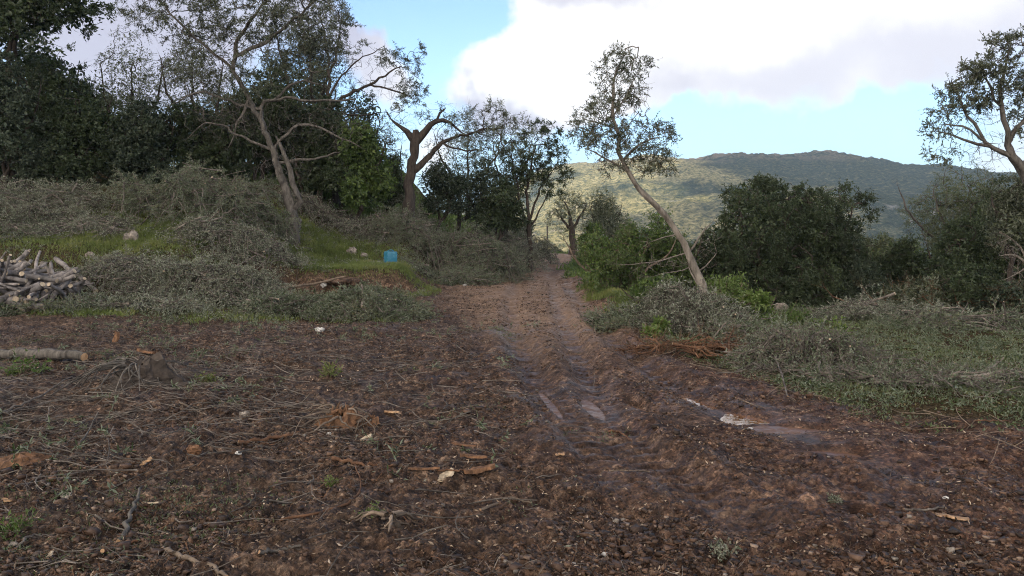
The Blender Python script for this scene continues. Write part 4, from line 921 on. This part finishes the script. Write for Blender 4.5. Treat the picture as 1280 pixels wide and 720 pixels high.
def litter(name, label, n, xr, yr, fn, ln, r, matn, sides=3, lift=.02, curve=.3):
    x, y = scatter(n, xr, yr, fn); n = len(x); K = 5; th = R.random(n) * 6.28; th = np.where(R.random(n) < .55, R.normal(size=n) * .5, th)
    L_ = ln * R.uniform(.3, 1.5, n); s_ = np.linspace(-.5, .5, K)[None]; b_ = R.normal(size=(n, 1)) * curve
    X = x[:, None] + (np.cos(th)[:, None] * s_ - np.sin(th)[:, None] * b_ * s_ * s_) * L_[:, None]; Y_ = y[:, None] + (np.sin(th)[:, None] * s_ + np.cos(th)[:, None] * b_ * s_ * s_) * L_[:, None]
    z0 = ground(x, y)[:, None]; Z = np.maximum(ground(X.ravel(), Y_.ravel()).reshape(X.shape), z0 - .02) * .6 + z0 * .4 + r + R.random((n, 1)) * lift + R.normal(size=(n, 1)) * s_ * lift * 2
    a = Acc(); tubes(a, np.stack([X, Y_, Z], -1), r * R.uniform(.5, 1.4, (n, 1)) * np.linspace(1, .45, K)[None], sides, R.random(n)); tag(a.build(name, M[matn]), label, kind='stuff')
def leftm(x, y): return mudm(x, y) * np.clip(.9 - (x + .5) * .45, .12, 1)
litter('twig_litter', 'short broken twigs strewn over the mud', 34000, (-9, 8), nearY, leftm, .07, .0022, 'twig_grey')
litter('twig_litter', 'brown root fibres and bark strips strewn over the mud', 11000, (-9, 8), nearY, leftm, .09, .003, 'twig_red')
def sticky(x, y): return np.clip(np.exp(-(((x + 4.5) / 2.8) ** 2 + ((y - 7.5) / 2.4) ** 2)) * 1.2 + .10 * (x < 0), 0, 1) * (1 - vegmask(x, y))
litter('stick_litter', 'long thin sticks matted on the mud at left', 5200, (-9, 1), (3.0, 13.5), sticky, .42, .0045, 'twig_grey', 5, .035, .5)
def rmargin(x, y): return np.exp(-((x - redge(y)) / .5) ** 2)
litter('stick_litter', 'thin sticks along the edge between mud and brush at right', 1400, (1, 8), (4.5, 14), rmargin, .35, .004, 'twig', 4, .04, .5)
def mulchm(x, y): return (1 - .7 * vegmask(x, y)) * (1 - .85 * detail(x, y)[1]) * np.clip(.68 + fbm(x, y, .8, 3, 1) * 3.4 - .6 * tan_mask(x, y) - .22 * sstep(0, 3, x), .03, 1) * (np.abs(x) < y * .72 + .8)
x, y = scatter(260000, (-11, 10), nearY, mulchm); z = ground(x, y); n = len(x)
a = Acc(); leaves(a, np.stack([x, y, z + .004], 1), np.stack([R.normal(size=n), R.normal(size=n), R.normal(size=n) * .45 + .15], 1), .026 * R.uniform(.4, 1.5, n), .009 * R.uniform(.6, 1.6, n), R.random(n) ** 1.3)
tag(a.build('mulch', M['mulch']), 'shredded bark and leaf mulch pressed into the mud', kind='stuff')
x, y = scatter(9000, (-9, 7), nearY, leftm); z = ground(x, y)
a = Acc(); n = len(x); leaves(a, np.stack([x, y, z + .008], 1), np.stack([R.normal(size=n), R.normal(size=n), R.normal(size=n) * .25], 1), .045 * R.uniform(.5, 1.2, n), .014, R.random(n))
tag(a.build('fallen_leaves', M['dry']), 'dead brown leaves lying in the mud', kind='stuff')
x, y = scatter(5000, (-8, 7), nearY, leftm); z = ground(x, y)
a = Acc(); n = len(x); leaves(a, np.stack([x, y, z + .01], 1), np.stack([R.normal(size=n), R.normal(size=n), R.normal(size=n) * .25], 1), .04 * R.uniform(.5, 1.2, n), .011, R.random(n))
tag(a.build('fallen_leaves', M['cut_grey']), 'grey green olive leaves lying in the mud', kind='stuff')

# ------------------------------------------------------------------ firewood pile: every log its own object
FG = 'logs in the firewood pile'
pc = np.array([-12.35, 16.3])
def fdome(x, y): return 1.0 * max(0, 1 - ((x - pc[0]) / 3.0) ** 2 - ((y - pc[1]) / 1.3) ** 2) ** .55
cnt_ = 0
for i in range(210):
    while True:
        x = pc[0] + R.uniform(-.5, 2.9); y = pc[1] + R.uniform(-1.25, .8)
        if fdome(x, y) > .08: break
    h_ = fdome(x, y) * (1 if i % 3 else R.uniform(.4, .9)); r = R.uniform(.018, .05) if i % 5 else R.uniform(.05, .085); ln = R.uniform(.35, .95) if r > .06 else R.uniform(.6, 1.5)
    th = R.normal() * .8 + (math.pi / 2 if R.random() < .3 else 0); tilt = R.normal() * .3
    K = 12; s_ = np.linspace(-.5, .5, K); b1, b2 = R.normal() * .22, R.normal() * .12
    lp = np.stack([ln * s_, b1 * ln * (s_ ** 2 - .08) + .02 * np.sin(s_ * 9 + i), b2 * ln * (s_ ** 2 - .08)], 1)
    rr_ = r * (1 + .1 * np.sin(s_ * 13 + i) + .08 * R.normal(size=K)) * np.linspace(1, R.uniform(.6, .95), K)
    a = Acc(); tubes(a, lp[None], rr_[None], 10, R.random(1), 0, cap=1)
    slope = -math.atan(.35 * (x - pc[0]) / 3.0)
    o = a.build('firewood_log', [M['firewood'], M['wood_pale']], None, False)
    for p_ in o.data.polygons: p_.use_smooth = p_.material_index == 0
    o.location = (x, y, float(macro(np.array([x]), np.array([y]))[0]) + h_ + .02); o.rotation_euler = (0, slope + tilt, th)
    thick = 'thick' if r > .055 else 'medium' if r > .035 else 'thin'
    tag(o, f'{thick} grey log lying in the firewood pile at the left edge', 'log', FG)
def stick(name, label, cat, pts, r0_, r1_, matn='twig_grey', capm='wood', sides=8, group=None, K=16, wob=.012, onground=True, lift=0.):
    W_ = []
    for q in pts:
        g_ = hit(q[0], q[1]); g_[2] += (q[2] if len(q) > 2 else 0) + r0_ * .8 + lift; W_.append(g_)
    W_ = np.array(W_); u = np.linspace(0, len(W_) - 1, K); i = np.arange(len(W_))
    p = np.stack([np.interp(u, i, W_[:, k]) for k in range(3)], 1)
    for _ in range(2): p[1:-1] = (p[:-2] + 2 * p[1:-1] + p[2:]) / 4
    p += R.normal(size=p.shape) * wob * min(1, r0_ * 40)
    a = Acc(); c_ = p.mean(0); tubes(a, (p - c_)[None], np.linspace(r0_, r1_, K)[None] * (1 + .08 * R.normal(size=(1, K))), sides, .5, 0, cap=1)
    o = a.build(name, [M[matn], M[capm]], None, False); o.location = c_
    for pl in o.data.polygons: pl.use_smooth = pl.material_index == 0
    return tag(o, label, cat, group)
stick('log', 'long grey branch resting on the right flank of the firewood pile', 'log', [(70, 338, .25), (95, 352, .12), (120, 366, .0)], .06, .05, 'firewood', 'wood_pale')
stick('log', 'pale bent branch slanting out of the firewood pile', 'log', [(55, 350, .35), (75, 368, .2), (100, 380, .05), (112, 384, 0)], .07, .04, 'twig_grey', 'wood_pale')
stick('log', 'mossy log with pale sawn end at the left edge of the mud', 'log', [(-60, 452, .05), (0, 450, .03), (60, 452, .03), (107, 456, .06)], .07, .06, 'bark', 'wood')
stick('fallen_branch', 'long bare branch lying in front of the cut bank', 'branch', [(270, 374, .2), (310, 374, .22), (350, 372, .2), (395, 368, .22), (432, 362, .3)], .045, .025, 'twig', 'wood')
stick('fallen_branch', 'thin straight branch across the lower left corner', 'branch', [(205, 690), (240, 703), (285, 722)], .014, .009, 'twig', 'wood')
stick('fallen_branch', 'red brown stick left of the splintered stump', 'branch', [(298, 557), (335, 552), (368, 545)], .016, .012, 'twig_red', 'wood')
stick('fallen_branch', 'curved thin stick below the pale chips', 'branch', [(350, 652), (400, 645), (440, 628), (452, 612), (445, 592, .05)], .009, .004, 'twig_red', 'wood')
stick('fallen_branch', 'leaning thin shoot standing near the old stump', 'branch', [(312, 484), (325, 450, .1), (338, 410, .12)], .006, .003, 'twig', 'wood')
stick('fallen_branch', 'dark bent stick in the left foreground', 'branch', [(150, 680), (165, 650, .03), (178, 625, .08)], .014, .007, 'bark', 'wood')
stick('fallen_branch', 'brown stick along the bottom left', 'branch', [(128, 695), (160, 684), (192, 676)], .010, .005, 'twig_red', 'wood')
stick('fallen_branch', 'thick stick lying in the middle mud', 'branch', [(415, 578), (450, 582), (490, 586)], .017, .008, 'twig_red', 'wood')
stick('fallen_branch', 'blackish stick in the lower centre', 'branch', [(325, 693), (350, 690), (378, 685)], .010, .007, 'bark', 'wood')
stick('fallen_branch', 'curved orange root lying between the ruts', 'branch', [(762, 541), (772, 541), (782, 548), (790, 555)], .012, .005, 'twig_red', 'wood')
stick('fallen_branch', 'pale thin stick at the bottom of the middle track', 'branch', [(762, 590), (785, 589), (812, 591)], .006, .004, 'twig', 'wood')
stick('fallen_branch', 'grey branch sticking up from the right brush heap', 'branch', [(875, 448, .05), (890, 438, .15), (908, 424, .3)], .014, .009, 'twig', 'wood')
stick('fallen_branch', 'long pale stick slanting out of the right heap onto the mud', 'branch', [(962, 450, .25), (975, 475, .12), (985, 500, .03)], .012, .008, 'twig_grey', 'wood')
stick('fallen_branch', 'orange branch end at the bottom edge right of centre', 'branch', [(1098, 706), (1115, 712), (1150, 720)], .012, .01, 'twig_red', 'wood')
stick('fallen_branch', 'long stick on the mud left of the stump', 'branch', [(0, 520), (45, 506, .05), (90, 478, .06)], .012, .006, 'twig_grey', 'wood')
stick('fallen_branch', 'bowed grey stick across the left mud', 'branch', [(-5, 522), (40, 512, .02), (90, 500, .04), (140, 498)], .010, .005, 'twig_grey', 'wood')
for i, (q, lab) in enumerate((([(20, 690), (35, 675, .02), (60, 672)], 'short crooked stick at the lower left'), ([(255, 560), (300, 545, .02), (330, 546)], 'thin stick beside the orange lump'), ([(95, 560), (112, 548, .05), (122, 535, .12)], 'dark upright stick above the pale chip'),
    ([(225, 505), (240, 512), (258, 520)], 'pale stick below the old stump'), ([(600, 640), (640, 628), (665, 632)], 'thin twig in the lower middle'), ([(1130, 640), (1160, 640), (1180, 634)], 'short twig near the pale slab'), ([(1195, 712), (1212, 706), (1230, 704)], 'pale twig at the bottom right'),
    ([(1190, 528), (1230, 530, .02), (1262, 528)], 'orange stick on the right margin'), ([(545, 590), (570, 592), (598, 588)], 'bark strip next to the orange wood'))):
    stick('fallen_branch', lab, 'branch', q, .008, .005, ['twig_grey', 'twig', 'bark', 'twig', 'twig', 'twig_grey', 'twig', 'twig_red', 'twig_red'][i], 'wood')

# splintered lumps and chips
def lump(name, label, cat, px, py, size, matn, seed, lift=0., flatn=.5, spikes=0.):
    g_ = hit(px, py); n = 18; rg = np.random.default_rng(seed)
    th = np.linspace(0, math.pi, n // 2 + 1); ph = np.linspace(0, 2 * math.pi, n, endpoint=False); TH, PH = np.meshgrid(th, ph, indexing='ij')
    d = np.stack([np.sin(TH) * np.cos(PH), np.sin(TH) * np.sin(PH), np.cos(TH)], -1)
    rr_ = 1 + rg.normal(size=TH.shape) * .1 + fbm(d[..., 0] * 2 + seed, d[..., 1] * 2 + d[..., 2], .8, 3, seed % 7) * .9
    rr_ = rr_ + spikes * np.clip(d[..., 2], 0, 1) * rg.random(TH.shape) ** 2
    rr_[0] = rr_[0].mean(); rr_[-1] = rr_[-1].mean(); rr_ = np.maximum(rr_, .3)
    V = d * rr_[..., None] * np.array([size, size * .7, size * flatn]) * .5
    i = np.arange(n // 2)[:, None] * n; j = np.arange(n); Q = np.stack([i + j, i + n + j, i + n + (j + 1) % n, i + (j + 1) % n], -1).reshape(-1, 4)
    a = Acc(); a.add(V, Q, rg.random(V.shape[0] * V.shape[1]))
    o = a.build(name, M[matn], None, False); o.location = (g_[0], g_[1], g_[2] + size * flatn * .2 + lift); tag(o, label, cat); return o
def slab(name, label, cat, px, py, ln, wd, tk, rot, tilt, matn, seed):
    g_ = hit(px, py); rg = np.random.default_rng(seed); K = 7; s_ = np.linspace(-.5, .5, K)
    wl = wd * (.5 + .18 * rg.normal(size=K)) * np.sqrt(np.clip(1 - (s_ * 1.75) ** 4, .12, 1)); wr_ = wd * (.5 + .18 * rg.normal(size=K)) * np.sqrt(np.clip(1 - (s_ * 1.75) ** 4, .12, 1))
    zz = .12 * ln * s_ * s_; X = s_ * ln + 0 * wl
    t_ = tk * (.6 + .4 * rg.random(K))
    V = np.stack([np.stack([X, -wl, zz], 1), np.stack([X, wr_, zz], 1), np.stack([X, wr_ * .8, zz + t_], 1), np.stack([X, -wl * .7, zz + t_], 1)], 1)
    Q = []
    for k in range(K - 1):
        for e in range(4): Q.append((k * 4 + e, k * 4 + (e + 1) % 4, (k + 1) * 4 + (e + 1) % 4, (k + 1) * 4 + e))
    Q += [(3, 2, 1, 0), ((K - 1) * 4, (K - 1) * 4 + 1, (K - 1) * 4 + 2, (K - 1) * 4 + 3)]
    a = Acc(); a.add(V, np.array(Q), rg.random(K * 4))
    o = a.build(name, M[matn]); o.location = (g_[0], g_[1], g_[2] + .006); o.rotation_euler = (rg.normal() * .15, tilt, rot); tag(o, label, cat); return o
slab('wood_chip', 'large pale split wood chip in the middle foreground', 'wood chip', 556, 597, .15, .07, .02, .7, -.3, 'wood_pale', 1)
slab('wood_chip', 'pale yellowish chip right below the splintered stump', 'wood chip', 458, 549, .11, .04, .015, .8, -.3, 'wood_pale', 2)
slab('wood_chip', 'long orange splinter above the large pale chip', 'wood chip', 592, 575, .2, .04, .02, -.05, .05, 'wood_orange', 3)
slab('wood_chip', 'dark orange bark slab right of the large pale chip', 'wood chip', 600, 594, .22, .06, .03, .25, -.12, 'wood_orange', 4)
slab('wood_chip', 'thin brown splinter at the top of the chip group', 'wood chip', 580, 559, .2, .035, .015, -.2, .05, 'twig_red', 5)
slab('wood_chip', 'tan flat slab in the mud at lower right', 'wood chip', 1190, 650, .17, .10, .015, -.5, 0, 'wood', 6)
slab('wood_chip', 'brown bark strip left of the large pale chip', 'wood chip', 530, 589, .22, .035, .015, .05, 0, 'wood_orange', 7)
slab('wood_chip', 'pale chip standing in the left foreground mud', 'wood chip', 180, 581, .12, .06, .015, .6, -.4, 'wood', 8)
slab('wood_chip', 'tiny pale sliver in the lower left foreground', 'wood chip', 62, 697, .05, .02, .01, 1.3, -.5, 'wood_pale', 9)
slab('wood_chip', 'short pale sliver on the left foreground mud', 'wood chip', 188, 631, .10, .02, .01, .05, 0, 'wood_pale', 10)
slab('wood_chip', 'pale chip at the left edge of the photo', 'wood chip', 8, 628, .09, .025, .012, -.5, 0, 'wood', 12)
slab('wood_chip', 'orange chip right of the splintered stump', 'wood chip', 490, 517, .14, .05, .02, -.1, 0, 'wood', 13)
slab('wood_chip', 'small tan chip low in the middle right of the track', 'wood chip', 700, 570, .07, .03, .01, .4, 0, 'wood', 14)
lump('rotten_wood', 'rotten orange wood lump at the left edge', 'rotten wood', 25, 583, .34, 'wood_orange', 21, 0, .32)
lump('rotten_wood', 'small orange wood lump below the knotted root', 'rotten wood', 242, 565, .12, 'wood_orange', 22, 0, .6)
for i, (px, py, s_, lab) in enumerate(((84, 622, .09, 'pale rounded stone in the left foreground'), (17, 686, .07, 'grey stone at the lower left corner'), (306, 520, .12, 'pale knot of root beside the bare shoots'), (1182, 624, .05, 'small white stone near the tan slab'), (1188, 690, .06, 'pair of grey pebbles at the lower right'), (770, 652, .05, 'round grey pebble in the lower middle'), (778, 653, .04, 'smaller round pebble in the lower middle'),
    (756, 694, .045, 'white pebble near the bottom centre'), (1222, 681, .035, 'bright pebble near the right bottom'), (298, 569, .06, 'white stone under the red brown stick'), (139, 641, .035, 'pale pebble beside the left sliver'), (411, 543, .05, 'white pebble below the stump roots'), (975, 387, .5, 'weathered rock under the big evergreen'), (1076, 648, .04, 'white pebble in the tiny puddle'))):
    lump('stone', lab, 'stone', px, py, s_ * .75, 'stone' if i not in (3, 7, 9, 11, 13) else 'white', 40 + i, 0, .6)
lump('white_litter', 'crumpled white litter at the top edge of the mud', 'litter', 400, 414, .16, 'white', 61, 0, .5)
lump('white_litter', 'white scrap lying left of the blue canister', 'litter', 473, 330, .14, 'white', 62, 0.03, .7)
lump('white_litter', 'white scrap beside the fallen branch', 'litter', 405, 362, .17, 'white', 63, .1, .7)
lump('white_litter', 'small white scrap on the left verge of the track', 'litter', 581, 357, .12, 'white', 64, 0, .5)
for i, (px, py, s_, lab) in enumerate(((137, 291, .32, 'grey boulder among the cuttings left of the green mound'), (165, 301, .42, 'pale grey boulder below the green mound'), (440, 318, .34, 'round grey rock in the bank left of the canister'), (455, 322, .22, 'smaller rock in the bank left of the canister'), (112, 322, .2, 'pale stone above the firewood'), (157, 351, .14, 'white cut end showing in the tangle'))):
    lump('rock', lab, 'rock', px, py, s_, 'stone', 70 + i, .03, .75)

lump('soil_mound', 'mound of reddish dug earth in front of the cut bank', 'earth mound', 432, 356, 1.1, 'soil', 91, 0, .22)
# splintered stump in the foreground
def stump(label, px, py, size, ht, seed, matn, rootn, top=True, rm='twig', spread=1.0, nspl=18):
    rg = np.random.default_rng(seed); g_ = hit(px, py); e = empty('tree_stump', g_); tag(e, label, 'stump')
    n = 26; K = 9; ph = np.linspace(0, 2 * math.pi, n, endpoint=False); lv = np.linspace(0, 1, K)
    PH, LV = np.meshgrid(ph, lv, indexing='xy')
    r_ = size * (.5 - .22 * LV + (.28 if top else .12) * np.exp(-LV * 5)) * (1 + .28 * np.sin(PH * 3 + seed) * (1 - LV * .5) + .12 * np.sin(PH * 7 + seed * 2) + rg.normal(size=PH.shape) * .05)
    Z = ht * LV * (1 + .35 * np.sin(PH + 1) * LV + .45 * rg.random(n)[None, :] * (LV > .8)) - .06
    V = np.stack([np.cos(PH) * r_, np.sin(PH) * r_ * .75, Z], -1)
    V = np.concatenate([V, V[-1:] * [.3, .3, .7]], 0); K += 1
    i = np.arange(K - 1)[:, None] * n; j = np.arange(n); Q = np.stack([i + j, i + (j + 1) % n, i + n + (j + 1) % n, i + n + j], -1).reshape(-1, 4)
    a = Acc(); a.add(V, Q, rg.random(V.shape[0] * V.shape[1])); a.build('root_crown', M[matn], e)
    # splinters standing on the broken top
    a = Acc(); pp = []; rr_ = []
    for q in range(nspl):
        an = rg.random() * 6.28; d = size * .26 * rg.random() ** .5; b0 = np.array([math.cos(an) * d, math.sin(an) * d * .75, ht * .75])
        tip = b0 + np.array([rg.normal() * .04, rg.normal() * .04, ht * rg.uniform(.25, .75)])
        pp.append(np.stack([b0 + (tip - b0) * s for s in np.linspace(0, 1, 4)])); rr_.append(np.array([1, .8, .5, .1]) * size * rg.uniform(.015, .05))
    if top: tubes(a, np.array(pp), np.array(rr_), 5, rg.random(nspl)); a.build('splinters', M['wood_orange'], e)
    for q in range(rootn):
        an = rg.uniform(2.2, 5.4) if q % 3 else rg.random() * 6.28; ln = size * rg.uniform(.6, 1.5) * spread
        s_ = np.linspace(0, 1, 9); hz = ht * rg.uniform(.5, 1.0)
        gx = np.cos(an + s_ * rg.normal() * .6) * (size * .2 + ln * s_); gy = np.sin(an + s_ * rg.normal() * .6) * (size * .2 + ln * s_)
        gz = ground(g_[0] + gx, g_[1] + gy) - g_[2]; zz = np.maximum(hz * (1 - s_ ** 1.3) + hz * .5 * np.sin(s_ * 3.1), 0) * (1 - s_) ** .3 + gz * s_ + .01
        a = Acc(); tubes(a, np.stack([gx, gy, zz], 1)[None], np.linspace(rg.uniform(.006, .014), .004, 9)[None], 6, rg.random(1)); a.build('root', M[rm], e, True)
    return e
stump('splintered orange stump with pale bent roots in the foreground', 425, 530, .46, .13, 5, 'wood_orange', 16, spread=.7, nspl=8)
stump('low gnarled stump piece just right of the splintered stump', 462, 530, .22, .07, 6, 'wood_orange', 6, spread=.8, nspl=8)
stump('dark overturned root mound with an orange splinter at left', 175, 474, .75, .2, 7, 'bark_dark', 30, top=False, rm='bark', spread=.6)
stump('upturned tuft of roots and moss low in the centre', 488, 655, .16, .05, 8, 'bark_dark', 10, top=False, rm='twig', spread=1.2)
slab('wood_splinter', 'upright orange splinter on the dark root mound', 'wood splinter', 145, 428, .3, .07, .05, 1.2, -1.2, 'wood_orange', 31)
slab('wood_splinter', 'orange torn wood right of the dark root mound', 'wood splinter', 183, 442, .3, .09, .04, -.4, .1, 'wood_orange', 32)
for i, (px, py, lab, s_) in enumerate(((414, 608, 'small bright green weed in the centre foreground', .11), (18, 665, 'green plant at the lower left edge', .2), (470, 645, 'flat green moss tuft above the root tuft', .14), (412, 470, 'green weed tuft above the splintered stump', .28), (30, 468, 'green mossy tuft behind the sawn log', .5), (265, 478, 'green weed tuft right of the root mound', .22), (1040, 628, 'grey leafy sprig in the right mud', .08), (905, 700, 'pale leafy sprig at the bottom edge', .16))):
    g_ = hit(px, py); e = empty('weed_plant', g_); tag(e, lab, 'plant')
    a = Acc(); sa = Acc(); T = np.zeros((10, 3)) + R.normal(size=(10, 3)) * [s_ * .14, s_ * .10, .003]
    sprigs(a, sa, T, unit(R.normal(size=(10, 3)) * .6 + [0, 0, .8]), 4, s_ * .55, 8, max(.02, s_ * .16), max(.008, s_ * .06), .5, 0)
    sa.build('stems', M['twig'], e); a.build('foliage', M['green' if i in (1, 4) else 'cut_grey' if i > 5 else 'bright' if i in (0, 2) else 'grass'], e)

# ------------------------------------------------------------------ blue canister on the bank
import bmesh
def rbox(name, sx, sy, sz, bev, ma, parent, loc=(0, 0, 0), seg=4):
    bm = bmesh.new(); bmesh.ops.create_cube(bm, size=1); bmesh.ops.scale(bm, vec=(sx, sy, sz), verts=bm.verts)
    bmesh.ops.bevel(bm, geom=bm.edges[:], offset=bev, segments=seg, profile=.5, affect='EDGES')
    me = bpy.data.meshes.new(name); bm.to_mesh(me); bm.free(); me.materials.append(ma)
    for p_ in me.polygons: p_.use_smooth = True
    o = obj(name, me, parent); o.location = loc; return o
g_ = hit(488, 331)
jug = empty('canister', (g_[0], g_[1], g_[2] + .015)); jug.scale = (1.12, 1.12, 1.12); jug.rotation_euler = (0, .03, .55); tag(jug, 'square blue plastic canister standing on the grassy bank', 'canister')
rbox('body', .29, .29, .34, .035, M['blue'], jug, (0, 0, .18))
for k in range(3): rbox('rib', .296, .296, .018, .008, M['blue'], jug, (0, 0, .09 + k * .09), 2)
s_ = np.linspace(0, math.pi, 9); hp = np.stack([-.09 * np.cos(s_), 0 * s_, .34 + .05 * np.sin(s_)], 1); a = Acc(); tubes(a, hp[None], np.full((1, 9), .013), 8); a.build('handle', M['blue'], jug, True)
a = Acc(); cp = np.array([[.09, .08, .34], [.09, .08, .36], [.09, .08, .385], [.09, .08, .386]]); tubes(a, cp[None], np.array([[.03, .03, .03, .004]]), 14); a.build('cap', M['bark_dark'], jug)

# thin post at the far left side of the track
stick('post', 'thin grey post beside the far end of the track', 'post', [(684, 322, 0), (684, 322, .9), (684, 322, 1.8)], .05, .045, 'bark', 'wood', wob=0)
